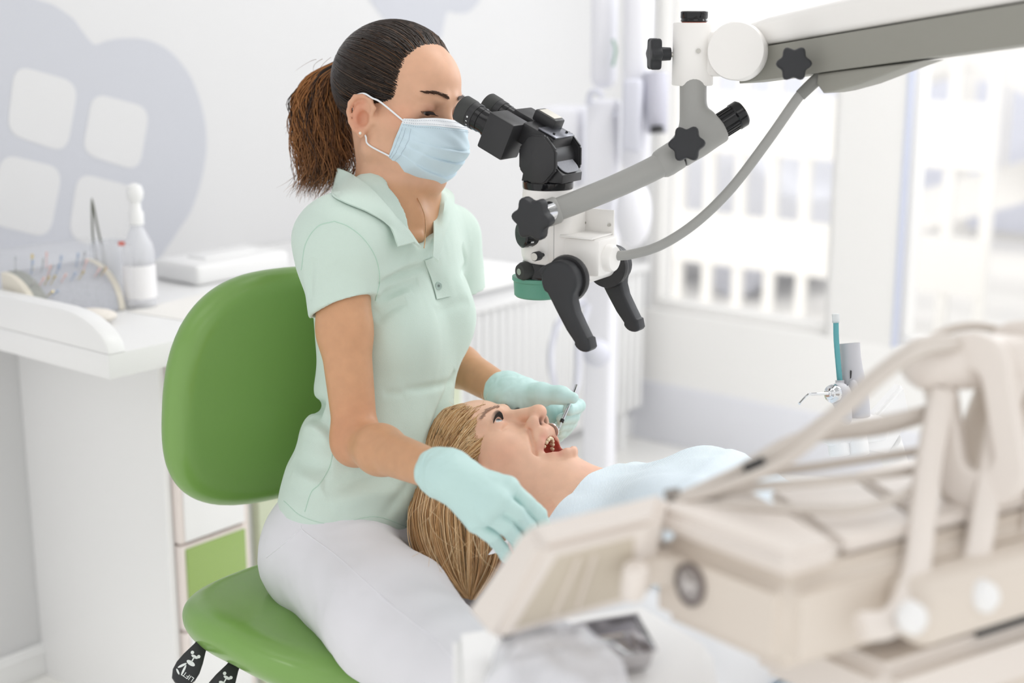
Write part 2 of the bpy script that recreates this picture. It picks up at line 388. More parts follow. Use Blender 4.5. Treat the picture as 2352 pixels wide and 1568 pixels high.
# outside: terrace parapet, balustrade, stair flights, house opposite ------------------------------
M_out = mat('white_render', (246, 244, 240), rough=.8)
M_shadegrey = mat('pale_blue_grey_glazing', (222, 225, 238), rough=.5)
tg = rbox('terrace_ground', WIN_W+.16, 16, -9, 9, -.6, -.1, M_out); tag(tg, 'white paved terrace outside the windows', 'ground', kind='structure')
bal = thing('terrace_lattice', 'white lattice screen of upright bars and broad bands outside the corner window', 'lattice screen', WDZ(6.35, 3.4, -.1))
for k in range(13):
    dpos = 4.55-k*.182
    rbox('bar', 6.33, 6.37, dpos-.026, dpos+.026, -.1, 1.95, M_out, bal)
for z0, z1 in ((.14, .40), (.72, 1.02), (1.30, 1.95)): rbox('band', 6.32, 6.38, 2.35, 4.6, z0, z1, M_out, bal)
# stair flights opposite
def flight(name, a, b, w, label):
    t = thing(name, label, 'stairs', A3(a))
    a = A3(a, float) if not isinstance(a, np.ndarray) else a
    MB().box((np.linalg.norm(b-a), .25, w), frame((a+b)/2, z=np.cross(DD, nrm(b-a)), x=nrm(b-a))).build('stringer', M_out, t)
    for k in range(9):
        q = a+(b-a)*(k+.5)/9
        MB().box((.03, .03, .8), Matrix.Translation(Vector(q+ZZ*.45))).build('baluster', M_out, t)
    MB().tube([a+ZZ*.85, b+ZZ*.85], .035, 8).build('handrail', M_out, t)
flight('outdoor_stairs', WDZ(8.3, 4.2, 1.7), WDZ(8.3, .3, -.1), .22, 'white outdoor stair flight running down past the windows')
flight('outdoor_stairs', WDZ(8.9, 1.4, 1.0), WDZ(8.9, 4.4, -.1), .18, 'white outdoor stair flight crossing behind the first flight')
hs = thing('house', 'overexposed white house across the terrace with pale glazing', 'building', WDZ(9.6, 1.5, -.1))
rbox('facade', 9.6, 10.0, -8, 9, -.1, 6, M_out, hs)
random.seed(3)
for r in range(4):
    for k in range(16):
        d0 = -6.5+k*.86
        rbox('window', 9.57, 9.62, d0, d0+.74, -.05+r*1.35, -.05+r*1.35+1.0, M_shadegrey, hs)
lampo = thing('globe_lamp', 'white globe lamp on a post outside the right window', 'lamp', WDZ(6.1, .95, -.1))
MB().cyl(WDZ(6.1, .95, -.1), WDZ(6.1, .95, .62), .03).build('post', M_out, lampo); MB().ball(WDZ(6.1, .95, .74), .14).build('globe', mat('opal_globe', (246, 246, 248), rough=.3), lampo)
for k, (ww, dd, s) in enumerate(((7.1, 4.4, 1.0), (7.1, 1.3, 1.2))):
    c = thing('parked_car', ('pale grey car parked outside behind the railing', 'second pale grey car parked outside by the pillar')[k], 'car', WDZ(ww, dd, -.1))
    m = ROOM_M@Matrix.Translation(Vector((ww, dd, -.1)))
    side = [(-.9, .15), (.9, .15), (.95, .5), (.6, .58), (.35, .92), (-.45, .95), (-.75, .6), (-.95, .55)]
    rot = m@Matrix.Rotation(R_(90), 4, 'Z')@Matrix.Rotation(R_(90), 4, 'X')
    MB().prism(side, -.4, .4, rot, .03).build('body', mat('pale_lilac_car_paint', (240, 242, 250), .4), c)
    for sx in (-.55, .55):
        for sz in (-.38, .38): MB().lathe([(.16, -.06), (.16, .06)], rot@Matrix.Translation(Vector((sx, .16, sz))), 16).build('wheel', mat('car_tyre_grey', (205, 207, 218)), c)
# radiator on the mural wall ---------------------------------------------------------------------
rad = thing('radiator', 'white ribbed radiator on the wall behind the microscope', 'radiator', WDZ(3.3, WALL_D-.05, .15))
for k in range(26):
    w = 2.92+k*.036
    rbox('rib', w, w+.026, WALL_D-.10, WALL_D-.045, .14, .60, M_white, rad, .008)
rbox('back_panel', 2.92, 3.86, WALL_D-.05, WALL_D-.03, .16, .58, M_white, rad, .005)
rbox('top_grille', 2.9, 3.87, WALL_D-.105, WALL_D-.02, .60, .625, M_white, rad, .006)
rbox('foot', 3.0, 3.03, WALL_D-.08, WALL_D-.05, 0, .15, M_white, rad); rbox('foot', 3.75, 3.78, WALL_D-.08, WALL_D-.05, 0, .15, M_white, rad)
# ================================================================== COUNTER, CABINETS
M_beigeedge = mat('pinkish_cabinet_edge', (236, 226, 221), rough=.5)
M_greenfront = mat('green_gloss_front', (152, 178, 104), rough=.18)
M_palegreen = mat('pale_green_front', (206, 213, 188), rough=.3)
M_side = mat('cabinet_side_white', (243, 243, 243), rough=.45)
CT = .875; CF_D = 2.0      # counter height, front edge
wt = thing('worktop', 'long white worktop with a raised rounded end along the mural wall', 'worktop', WDZ(1.4, 2.3, CT-.04))
rbox('slab', 1.385, 2.5, CF_D, WALL_D-.001, CT-.045, CT, M_white, wt, .004)
# raised end upstand with a quarter-round nose (outline in d,z)
o = [(WALL_D-.001, CT), (WALL_D-.001, CT+.062)]
o += [(CF_D+.135, CT+.062)]
o += [(CF_D+.135-.135*math.sin(R_(a)), CT+.062*math.cos(R_(a))) for a in range(15, 91, 15)]
um = Matrix(((DD[0], 0, -WD[0], 0), (DD[1], 0, -WD[1], 0), (0, 1, 0, 0), (0, 0, 0, 1)))
MB().prism(o[::-1], -1.420, -1.385, um, .002).build('end_upstand', M_white, wt)
cab = thing('drawer_cabinet', 'white cabinet with alternating white and green drawer fronts behind the stool', 'cabinet', WDZ(1.9, 2.3, 0))
CD = 2.172
rbox('side_panel', 1.611, 1.627, CD, WALL_D-.001, 0, CT-.046, M_side, cab, .001)
rbox('side_panel', 1.800, 1.816, CD, WALL_D-.02, 0, CT-.046, M_beigeedge, cab, .001)
rbox('carcass', 1.628, 1.799, CD+.012, WALL_D-.02, .03, CT-.046, M_beigeedge, cab)
zs = [(.792, .826), (.606, .786), (.420, .600), (.236, .414), (.05, .230)]
for k, (z0, z1) in enumerate(zs):
    d = rbox('drawer', 1.629, 1.798, CD-.016, CD+.011, z0, z1, M_beigeedge, cab, .002)
    rbox('drawer_front', 1.640, 1.790, CD-.0205, CD-.0155, z0+.003, z1-.006, (M_greenfront, M_greenfront, M_white, M_greenfront, M_white)[k], d, .0012)
cab2 = thing('base_cabinet', 'pale green fronted base cabinet behind the dentist', 'cabinet', WDZ(2.2, 2.3, 0))
rbox('carcass', 1.82, 2.48, CD+.012, WALL_D-.02, .0, CT-.046, M_side, cab2)
rbox('door', 1.835, 2.15, CD-.012, CD+.011, .03, CT-.06, M_palegreen, cab2, .003); rbox('door', 2.155, 2.475, CD-.012, CD+.011, .03, CT-.06, M_palegreen, cab2, .003)
# ------------------------------------------------------------------ things on the counter
M_clear = mat('clear_acrylic', (245, 246, 248), rough=.08, alpha=.12, spec=.5)
M_cream = mat('cream_plastic', (228, 221, 205), rough=.4)
M_greyfelt = mat('grey_bur_bed', (182, 184, 192), rough=.8, mottle=.12, mscale=150)
M_darkbed = mat('dark_grey_band', (150, 152, 146), rough=.7)
def onct(x, y): return onz(x, y, CT)
bs = thing('bur_stand', 'clear lidded box with a curved grey bur bed on the counter end', 'bur stand', onct(150, 690))
b0 = onct(150, 722); bm_ = ROOM_M@Matrix.Translation(Vector((b0@WD, b0@DD, CT)))
arc = [(.105*math.cos(R_(a)), .088*math.sin(R_(a))) for a in range(0, 91, 9)]
def arcprism(nm, x0, x1, s, material, par, base=.0):
    out = [(0, base)]+[(q[0]*s, max(base, q[1]*s)) for q in arc]
    mm = bm_@Matrix(((0, 0, 1, 0), (-1, 0, 0, .05), (0, 1, 0, .002), (0, 0, 0, 1)))
    return MB().prism(out, x0, x1, mm, .001).build(nm, material, par)
arcprism('end_cheek', -.098, -.085, 1.0, M_cream, bs); arcprism('dark_band', -.085, -.062, 1.0, M_darkbed, bs); arcprism('bur_bed', -.062, .085, .98, M_greyfelt, bs); arcprism('end_cheek', .085, .098, 1.0, M_cream, bs)
random.seed(5)
bmm = bm_@Matrix.Translation(Vector((0, .05, .002)))
pal = [mat('bur_gold', (206, 186, 120), .3, .8), mat('bur_pink', (232, 190, 184)), mat('bur_steel', (190, 192, 196), .25, .9), mat('bur_blue', (150, 170, 200))]
for k in range(26):
    a = R_(random.choice((30, 45, 58, 70, 82))); x = random.uniform(-.08, .08); r0, r1 = .085, .118
    q = lambda r: xf(bmm, [(x, -.105/.088*r*math.cos(a)*.86, r*math.sin(a))])[0]
    MB().cyl(q(r0), q(r1*.93), .0012, seg=6).cyl(q(r1*.93), q(r1), .0026, .0018, seg=6).build('bur', pal[k % 4], bs)
lid = MB(); lm = bm_@Matrix.Translation(Vector((0, 0, .066)))
lid.box((.225, .15, .13), lm, .012, 3); lid.build('clear_lid', M_clear, bs)
# cups, bottle, paper
cup = thing('glass_beaker', 'clear glass beaker holding tweezers behind the bur box', 'beaker', onct(255, 690)); cb = onct(258, 690)
MB().lathe([(.026, 0), (.030, .003), (.036, .12), (.0345, .12), (.0285, .006), (.001, .006)], Matrix.Translation(Vector(cb)), 28, False).build('beaker_wall', mat('thin_clear_glass', (238, 240, 246), .04, alpha=.35), cup)
tw = thing('tweezers', 'dark steel tweezers standing in the beaker', 'tweezers', cb+ZZ*.01)
for s in (-1, 1):
    MB().tube(smooth_path([cb+ZZ*.012+CR*(-.012+.004*s), cb+ZZ*.10+CR*(-.020+.0075*s), cb+ZZ*.135+CR*(-.024+.006*s), cb+ZZ*.205+CR*(-.027)], 5), [.0022]*15+[.0012], 6).build('tine', mat('dark_steel', (120, 122, 112), .3, .6), tw)
bt = thing('spray_bottle', 'clear plastic spray bottle with a white trigger head on the counter', 'bottle', onct(325, 700)); bb0 = onct(325, 704); BT = Matrix.Translation(Vector(bb0))
MB().lathe([(.028, 0), (.031, .004), (.031, .11), (.028, .125), (.016, .15), (.0125, .157), (.0125, .165)], BT, 28).build('bottle_body', mat('milky_clear_plastic', (240, 241, 246), .15, alpha=.55), bt)
MB().lathe([(.0145, .163), (.0145, .185), (.011, .19), (.010, .205), (.015, .212), (.017, .225), (.013, .238), (.004, .242)], BT, 24).build('pump_head', M_white, bt)
MB().lathe([(.0313, .02), (.0313, .085)], BT, 28, False).build('paper_label', mat('label_white', (245, 244, 246)), bt)
MB().box((.012, .004, .008), BT@Matrix.Translation(Vector((-.026, -.02, .128))), .001).build('red_mark', mat('red_mark', (214, 90, 66)), bt)
bl = tag(MB().box((.06, .04, .012), ROOM_M@Matrix.Translation(Vector((onct(300, 688)@WD, onct(300, 688)@DD, CT+.007))), .003).build('glove_pouch', mat('pale_lilac', (205, 208, 232), .5)), 'small pale lilac pouch beside the beaker', 'pouch')
wad = tag(MB().ball(onct(215, 742)+ZZ*.014, (.045, .03, .014), 16).build('cotton_wad', mat('ivory_cotton', (238, 232, 224), .9, bump=.6, bscale=90, bdist=.004)), 'small ivory cotton wad in front of the bur box', 'cotton')
pq = onct(540, 650); pm = ROOM_M@Matrix.Translation(Vector((pq@WD+.05, pq@DD+.1, CT+.0225)))
px_ = thing('tissue_pack', 'white paper tissue pack on the counter behind the stool', 'tissue pack', pq)
MB().box((.26, .15, .045), pm, .012, 3).build('pack', mat('soft_white_film', (238, 238, 238), .5), px_); MB().box((.14, .06, .006), pm@Matrix.Translation(Vector((0, 0, .024))), .002).build('flap', M_white, px_)
sh = onct(372, 740); tag(MB().box((.21, .16, .0012), ROOM_M@Matrix.Translation(Vector((sh@WD+.13, sh@DD+.06, CT+.0008)))@Matrix.Rotation(.12, 4, 'Z')).build('paper_sheet', mat('ivory_paper', (241, 239, 235), .7)), 'white paper sheet lying on the counter', 'paper')
# ------------------------------------------------------------------ dentist's stool
M_green = mat('green_vinyl', (122, 162, 84), rough=.28, spec=.6, bump=.04, bscale=900, bdist=.0004)
M_chrome = mat('chrome', (215, 217, 220), rough=.08, metal=1)
M_blackpl = mat('black_plastic', (42, 43, 45), rough=.45)
# stool: backrest, seat, column, levers
st = thing('dentist_stool', 'green padded swivel stool the dentist sits on', 'stool', onz(760, 1560, 0)*0+A3([P(752, 1390, 2.02)[0], P(752, 1390, 2.02)[1], 0]))
BY = R_(38); bF = A3([math.sin(BY), -math.cos(BY), 0]); bR = A3([-math.cos(BY), -math.sin(BY), 0])
BC = P(652, 884, 2.15)
def pad_field():
    B = np.stack([bR, bF, ZZ], 1)
    def fn(p):
        q = (p-BC.astype(F4))@B.astype(F4); x, y, z = q[:, 0], q[:, 1], q[:, 2]
        y = y-.55*x*x+.25*z*z                     # wraps forward at the sides
        hw, hh = .205, .178
        e = (np.abs(x/(hw*(1-.10*z/.17)))**2.6+np.abs(z/hh)**2.6)**(1/2.6)
        rad = (e-1)*.17
        th = .030; a = np.maximum(rad+th, 0); return np.sqrt(a*a+y*y*.9)-th+np.minimum(rad+th, 0)*.0
    return Field().func(fn, BC, .33)
v, f = pad_field().mesh(BC-.30, BC+.30, .0055, 2); mesh('backrest', v, f, M_green, st, sharp=0)
SC_ = P(790, 1405, 2.02); SY = R_(50); sF = A3([math.sin(SY), -math.cos(SY), 0]); sR = A3([-math.cos(SY), -math.sin(SY), 0])
def seat_field():
    B = np.stack([sR, sF, ZZ], 1)
    def fn(p):
        q = (p-SC_.astype(F4))@B.astype(F4); x, y, z = q[:, 0], q[:, 1], q[:, 2]
        z = z-.55*x*x*(x > 0)-.35*x*x*(x <= 0)+.10*np.maximum(y, 0)
        e = (np.abs(x/.215)**2.5+np.abs(y/.20)**2.5)**(1/2.5); rad = (e-1)*.19
        th = .034; a = np.maximum(rad+th, 0); zz = np.where(z > 0, z*1.15, z*.95)
        return np.sqrt(a*a+zz*zz)-th
    return Field().func(fn, SC_, .34)
v, f = seat_field().mesh(SC_-.31, SC_+.31, .0055, 2); mesh('seat', v, f, M_green, st, sharp=0)
col0 = A3([SC_[0], SC_[1], 0])
MB().cyl(col0+ZZ*.30, col0+ZZ*(SC_[2]-.03), .028).cyl(col0+ZZ*.08, col0+ZZ*.32, .036).build('column', M_chrome, st)
MB().box((.16, .14, .03), Matrix.Translation(Vector(SC_-ZZ*.055)), .008).build('seat_plate', M_blackpl, st)
for k in range(5):
    a = 2*math.pi*k/5+.3; e = col0+A3([math.cos(a), math.sin(a), 0])*.28
    sp = MB().tube([col0+ZZ*.10, (col0+e)/2+ZZ*.085, e+ZZ*.07], [.02, .017, .014], 10).build('base_spoke', M_chrome, st)
    MB().lathe([(.012, -.014), (.027, -.012), (.027, .012), (.012, .014)], frame(e+ZZ*.028, z=A3([-math.sin(a), math.cos(a), 0])), 20).build('castor', M_blackpl, sp)
bk = BC-bF*.035-ZZ*.10
MB().tube(smooth_path([SC_-ZZ*.055, P(770, 1330, 2.12), P(740, 1180, 2.17), bk-bF*.02-ZZ*.04, bk], 6), .013, 10).build('back_bar', M_chrome, st)
MB().box((.09, .03, .11), frame(bk, y=bF), .008).build('back_bracket', M_blackpl, st)
M_icon = mat('white_print', (235, 238, 238), rough=.6)
def lever(p0, p1, full=True):
    """black paddle lever: p0 stem under seat, p1 paddle tip"""
    ax = nrm(p1-p0); vw = nrm(CC-p1); side = nrm(np.cross(ax, vw)); nz = np.cross(side, ax)
    L = np.linalg.norm(p1-p0); m = Matrix.Identity(4)
    for i, a_ in enumerate((side, ax, nz)):
        for j in range(3): m[j][i] = a_[j]
    for j in range(3): m[j][3] = p0[j]
    m = m@Matrix.Scale(.88, 4); lv = MB()
    half = [(0.0085, .024), (.0105, .035), (.0165, .055), (.0195, .070), (.0190, .082), (.0135, .094), (.006, .098)]
    lv.prism([(x, y) for x, y in half]+[(-x*1.0, y) for x, y in half[::-1]], -.006, .005, m, .0025)
    o = lv.build('lever', M_blackpl, st)
    be = MB()
    prof = []
    for k in range(5): prof += [(.0065, k*.006-.004), (.009, k*.006-.001)]
    be.lathe(prof, frame(p0, z=ax)@Matrix.Scale(.88, 4), 16).build('bellows', mat('black_rubber', (30, 30, 32), .6), o)
    t = .0052
    def ic(shape): shape.build('icon', M_icon, o, smooth=False)
    def disc(x, y, rx, ry, rot=0):
        return [(x+rx*math.cos(a)*math.cos(rot)-ry*math.sin(a)*math.sin(rot), y+rx*math.cos(a)*math.sin(rot)+ry*math.sin(a)*math.cos(rot)) for a in (2*math.pi*k/20 for k in range(20))]
    ic(MB().prism(disc(.006, .048, .0026, .0026), t, t+.0004, m)); ic(MB().prism(disc(-.0055, .049, .0026, .0026), t, t+.0004, m))
    ic(MB().prism(disc(-.0002, .052, .0055, .0022, 0), t, t+.0004, m)); ic(MB().prism([(-.001, .053), (.001, .053), (.001, .061), (-.001, .061)], t, t+.0004, m))
    ic(MB().prism(disc(.000, .063, .0072, .0033, -.1), t, t+.0004, m))
    ic(MB().prism(disc(.0095, .072, .0072, .0018, R_(55)), t, t+.0004, m)); ic(MB().prism(disc(.0040, .077, .0085, .0016, R_(95)), t, t+.0004, m)); ic(MB().prism(disc(.0105, .083, .005, .0014, R_(145)), t, t+.0004, m))
    if full: text_mesh('lettering', 'LIFT', .0105, m@Matrix.Translation(Vector((-.0068, .082, t)))@Matrix.Rotation(R_(-6), 4, 'Z'), M_icon, o)
lever(P(486, 1440, 1.93), P(428, 1540, 1.90)); lever(P(560, 1488, 1.93), P(502, 1588, 1.90))
# ================================================================== OPERATING MICROSCOPE
M_blk = mat('satin_black_metal', (44, 44, 46), rough=.38, spec=.5, bump=.06, bscale=1500, bdist=.0003)
M_blkg = mat('gloss_black', (24, 24, 26), rough=.12)
M_rub = mat('dark_rubber', (58, 59, 58), rough=.6)
M_knob = mat('charcoal_knob_plastic', (46, 47, 50), rough=.5)
M_swhite = mat('microscope_white', (247, 245, 242), rough=.35)
M_sgrey = mat('microscope_grey', (160, 160, 157), rough=.42)
M_sgrey2 = mat('beam_grey', (152, 151, 143), rough=.5)
M_teal = mat('green_objective', (98, 158, 136), rough=.4)
M_steel = mat('brushed_steel', (190, 188, 182), rough=.25, metal=1)
MY = R_(58); mF = A3([math.sin(MY), -math.cos(MY), 0]); mL = A3([-math.cos(MY), -math.sin(MY), 0]); MO = P(1258, 520, 1.93)
def lp(l, f, z): return MO+mL*l+mF*f+ZZ*z
def lm(l, f, z, rot=None):
    """matrix: local x -> mL, y -> mF, z -> up"""
    m = Matrix.Identity(4)
    for i, a in enumerate((mL, mF, ZZ)):
        for j in range(3): m[j][i] = a[j]
    q = lp(l, f, z)
    for j in range(3): m[j][3] = q[j]
    return m@rot if rot is not None else m
sc = thing('operating_microscope', 'white and black operating microscope on a grey swivel arm in front of the dentist', 'microscope', A3([MO[0], MO[1], MO[2]-.12]))
body = MB().lathe([(.029, -.048), (.033, -.045), (.0355, -.038), (.0365, -.02), (.036, .02), (.0345, .045), (.0335, .052), (.031, .0525)], lm(0, 0, 0), 48).box((.062, .05, .092), lm(0, .022, -.001), .012, 3).build('body', M_swhite, sc)
MB().box((.0003, .0008, .084), lm(.0312, .028, -.002)).build('seam', mat('seam_grey', (190, 190, 190)), body)
MB().lathe([(.034, .0525), (.0345, .055), (.0345, .0615), (.033, .063)], lm(0, 0, 0), 40).build('head_ring', M_blkg, sc)
# lamp housing behind body
hb = MB().box((.052, .058, .05), lm(.002, .066, -.032), .005, 2).build('lamp_housing', M_swhite, sc)
MB().box((.058, .05, .003), lm(.004, .062, -.0055), .001).build('housing_plate', M_swhite, hb)
MB().box((.003, .05, .04), lm(-.024, .064, .006), .001).build('bracket', M_swhite, hb)
for ff in (.045, .083): MB().cyl(lp(-.0222, ff, .006), lp(-.0195, ff, .006), .0022, seg=12).build('screw', M_steel, hb)
sk = frame(lp(.004, .094, -.034), z=mF)
MB().lathe([(.0185, -.012), (.0185, .008), (.016, .012), (.006, .0125)], sk, 28).build('light_socket', M_swhite, sc)
# objective group
MB().lathe([(.030, -.056), (.031, -.058), (.031, -.078), (.028, -.080)], lm(0, -.004, .009), 36).box((.05, .04, .02), lm(.006, -.008, -.059), .003).build('objective_mount', M_blkg, sc)
MB().lathe([(.0345, -.078), (.0365, -.0785), (.0365, -.083), (.0345, -.085), (.0335, -.104), (.031, -.1065), (.028, -.106), (.028, -.09)], lm(0, -.014, .009), 40).build('objective_ring', M_teal, sc)
k1 = MB().lathe([(.006, -.006), (.0125, -.004), (.0125, .006), (.010, .011), (.004, .0115)], frame(lp(.030, -.016, -.058), z=nrm(mL*.9-mF*.35)), 24).build('focus_knob', M_rub, sc)
MB().lathe([(.0045, .011), (.0045, .0122)], frame(lp(.030, -.016, -.058), z=nrm(mL*.9-mF*.35)), 16).build('screw', M_steel, k1)
k2 = MB().cyl(lp(.030, .012, -.033), lp(.040, .012, -.033), .0028, seg=12).cyl(lp(.040, .011, -.033), lp(.052, .010, -.033), .0062, seg=20, bev=.0008).build('filter_knob', M_knob, sc)
MB().cyl(lp(.0521, .010, -.033), lp(.0526, .010, -.033), .0052, seg=20).build('knob_cap', M_steel, k2)
mk = MB().lathe([(.0175, -.008), (.0185, -.006), (.0185, .010), (.016, .012)], frame(lp(.034, -.010, -.006), z=nrm(mL*.85-mF*.52)), 32).build('magnification_dial', M_blkg, sc)
dm = frame(lp(.034, -.010, -.006), z=nrm(mL*.85-mF*.52))
for k in range(12):
    a = k*math.pi/6
    MB().box((.0006, .0022, .004), dm@Matrix.Rotation(a, 4, 'Z')@Matrix.Translation(Vector((.0186, 0, .002)))).build('dial_mark', M_icon, mk, smooth=False)
# handles -----------------------------------------------------------
hbar = lp(0, .064, -.056)
MB().cyl(hbar-mL*.075, hbar+mL*.06, .0145, seg=28).build('handle_bar', M_swhite, sc)
def handle(l, s):
    """s=+1 near, -1 far; outline in (f,z), extruded along l"""
    o = hbar+mL*l
    m = Matrix.Identity(4)
    for i, a in enumerate((mF, ZZ, -mL)):
        for j in range(3): m[j][i] = a[j]
    for j in range(3): m[j][3] = o[j]
    hub = [(.0265*math.cos(a), .0265*math.sin(a)) for a in np.linspace(R_(-35), R_(215), 22)]
    left = [(-.0185, -.022), (-.0105, -.050), (-.001, -.080), (.0075, -.098)]
    tip = [(.0075+.0115+.0125*math.cos(a), -.100+.0125*math.sin(a)*1.0) for a in np.linspace(R_(190), R_(335), 9)]
    right = [(.0305, -.090), (.0275, -.0885), (.0225, -.070), (.0175, -.050), (.0170, -.032), (.0195, -.020)]
    out = [tuple(q) for q in hub]+left+tip+right
    out = [(x+(max(0, -y-.015))*.20, y*.80 if y < -.02 else y) for x, y in out]
    h = MB().prism(out, -.011, .011, m, .004, 3).build('handle', M_knob, sc)
    MB().lathe([(.012, -.006), (.030, -.005), (.0315, 0), (.030, .005), (.012, .006)], m@Matrix.Translation(Vector((0, 0, .014*s))), 36).build('flange', M_blk, h)
    notch = [(-.0105, .020), (-.034, .012), (-.029, -.004)]
    MB().prism([(-.012, .024), (-.027, .016), (-.0325, .010), (-.028, .004), (-.012, -.004)], -.008, .008, m, .002).build('thumb_lug', M_knob, h)
handle(.070, 1); handle(-.068, -1)
# tilting head -----------------------------------------------------------
PV = lp(0, .004, .094)
def plate_outline(r): return [(r*math.cos(a)*1.0, r*math.sin(a)*1.12) for a in np.linspace(0, 2*math.pi, 9)[:-1]+R_(22.5)]
def fz(o):
    m = Matrix.Identity(4)
    for i, a in enumerate((mF, ZZ, -mL)):
        for j in range(3): m[j][i] = a[j]
    for j in range(3): m[j][3] = o[j]
    return m
yk = MB().prism([(-.030, -.031), (.033, -.031), (.034, -.020), (.010, .004), (-.012, .006), (-.026, -.012)], -.027, .027, fz(PV), .002).build('yoke_base', M_blk, sc)
gp = [(.0345, -.019), (.0115, .0035)]
a_, b_ = A3(gp[0]), A3(gp[1]); c_ = (a_+b_)/2; dirv = nrm(b_-a_)
gm = fz(PV)@Matrix.Translation(Vector((c_[0]+.0006, c_[1]+.0006, 0)))@Matrix.Rotation(math.atan2(dirv[1], dirv[0]), 4, 'Z')@Matrix.Rotation(R_(90), 4, 'X')
MB().prism(rrect(.030, .046, .012), -.0005, .0005, gm).build('grey_pad', mat('speckled_grey_coating', (150, 152, 160), .6, mottle=.2, mscale=900), yk)
for s in (1, -1):
    oo = PV+mL*(.034*s)
    m = fz(oo)
    pl = MB()
    ro = np.array(plate_outline(.031)); ri = ro*.55
    # faceted disc: outer ring, raised inner facet
    z0, z1, z2 = .005*s, -.002*s, -.010*s
    v = [(*q, z0) for q in ro]+[(*q, z1) for q in ro]+[(q[0]-.002, q[1]-.001, z2) for q in ri*.45]
    n = 8; fcs = [tuple(range(n))]+[(i, (i+1) % n, n+(i+1) % n, n+i) for i in range(n)]+[(n+i, n+(i+1) % n, 2*n+(i+1) % n, 2*n+i) for i in range(n)]+[tuple(2*n+i for i in range(n))]
    bm = bmesh.new(); bv = [bm.verts.new(q) for q in v]
    for q in fcs: bm.faces.new([bv[i] for i in q])
    bmesh.ops.recalc_face_normals(bm, faces=bm.faces[:]); bmesh.ops.bevel(bm, geom=bm.edges[:], offset=.0022, segments=2, affect='EDGES', clamp_overlap=True)
    pl._bm(bm, m); pl.build('side_plate', M_blk, sc)
TA = R_(24.5); tT = nrm(-mF*math.cos(TA)+ZZ*math.sin(TA)); tN = nrm(np.cross(mL, tT)); tN = tN if tN[2] > 0 else -tN
def tm(l, s, n):
    """frame along the viewing tubes: x lateral, y along tube to the eye, z normal"""
    m = Matrix.Identity(4); o = PV+mL*l+tT*s+tN*n
    for i, a in enumerate((-mL if False else np.cross(tT, tN), tT, tN)):
        for j in range(3): m[j][i] = a[j]
    for j in range(3): m[j][3] = o[j]
    return m
MB().lathe([(.021, -.029), (.021, .029)], frame(PV, z=mL), 32).build('tilt_drum', M_blk, sc)
MB().box((.056, .052, .030), tm(0, .018, .018), .004).build('tilt_block', M_blk, sc)
MB().box((.05, .030, .0022), tm(0, .006, .0345), .0008).build('cover_plate', mat('satin_grey_plate', (120, 122, 130), .22, .7), sc)
for s in (-1, 1): MB().cyl(xf(tm(.017*s, .000, .0355), [(0, 0, 0)])[0], xf(tm(.017*s, .000, .0372), [(0, 0, 0)])[0], .0018, seg=10).build('screw', M_blkg, sc)
lb = MB().box((.026, .036, .016), tm(-.012, .030, .040), .003).build('scale_box', M_blk, sc)
MB().box((.020, .026, .0008), tm(-.012, .030, .0484), .0003).build('scale_window', mat('ivory_label', (226, 222, 212), .4), lb)
for s, l in ((1, .031), (-1, -.031)):
    bx_ = MB().box((.044, .042, .052), tm(l, .062, .004), .003).build('prism_box', M_blk, sc)
    ax = tm(l, .083, .006)@Matrix.Rotation(R_(-90), 4, 'X')
    tb = MB().lathe([(.0185, 0), (.0185, .006), (.0165, .007), (.0165, .017), (.0172, .0175), (.0172, .0255)], ax, 40).build('ocular_tube', M_blkg, sc)
    dg_ = MB().lathe([(.0178, .0255), (.0182, .026), (.0182, .035), (.0178, .0355)], ax, 40).build('dioptre_ring', M_blk, sc)
    for k in range(13):
        a = R_(-60+k*20)
        MB().box((.0004, .0011 if k % 3 else .0022, .0022), ax@Matrix.Rotation(a, 4, 'Z')@Matrix.Translation(Vector((.01825, 0, .031)))).build('dioptre_mark', M_icon, dg_, smooth=False)
    MB().lathe([(.0182, .0355), (.0190, .037), (.0192, .052), (.0182, .0535), (.0150, .0535), (.0130, .045), (.001, .044)], ax, 40).build('eyecup', M_rub, sc)
# carrying arm ---------------------------------------------------------
def star_knob(c, ax, r, name='star_knob', th=.010, stem=.02, stem_r=.008, par=None):
    """star with face pointing along ax, stem going back"""
    m = frame(c, z=ax)
    k = MB().prism(star(6, r*.88, r*.12), -th, th*.6, m, .0035, 3).build(name, M_knob, par or sc)
    MB().lathe([(stem_r, -th-stem), (stem_r*1.1, -th)], m, 20).build('stem', M_knob if stem_r > .007 else M_steel, k)
    return k
AE = P(1272, 482, 1.865); KA = nrm(A3([-.55, -.82, -.10]))
MB().cyl(AE-KA*.03, AE+KA*.030, .0140, seg=28).build('clamp_sleeve', M_chrome, sc)
star_knob(AE+KA*.052, KA, .0295, th=.011, stem=.012, stem_r=.011)
ap = smooth_path([P(1262, 488, 1.865), P(1330, 462, 1.868), P(1420, 425, 1.872), P(1505, 385, 1.88), P(1560, 352, 1.885)], 6)
MB().tube(ap, np.linspace(.0150, .0165, len(ap)), 24).build('arm_tube', M_sgrey, sc)
MB().lathe([(.0175, -.006), (.0180, -.003), (.0180, .010), (.0165, .013)], frame(ap[0], z=ap[3]-ap[0]), 28).build('arm_collar', M_sgrey, sc)
ed = nrm(P(1660, 288, 1.89)-P(1505, 386, 1.88))
e0 = P(1512, 382, 1.882); e1 = P(1655, 290, 1.89)
sl = MB().lathe([(.0165, 0), (.0190, .004), (.0200, .012), (.0200, .030)], frame(e0, z=ed), 32).build('arm_sleeve', M_sgrey, sc)
fe = Field(); j0 = e0+ed*.032
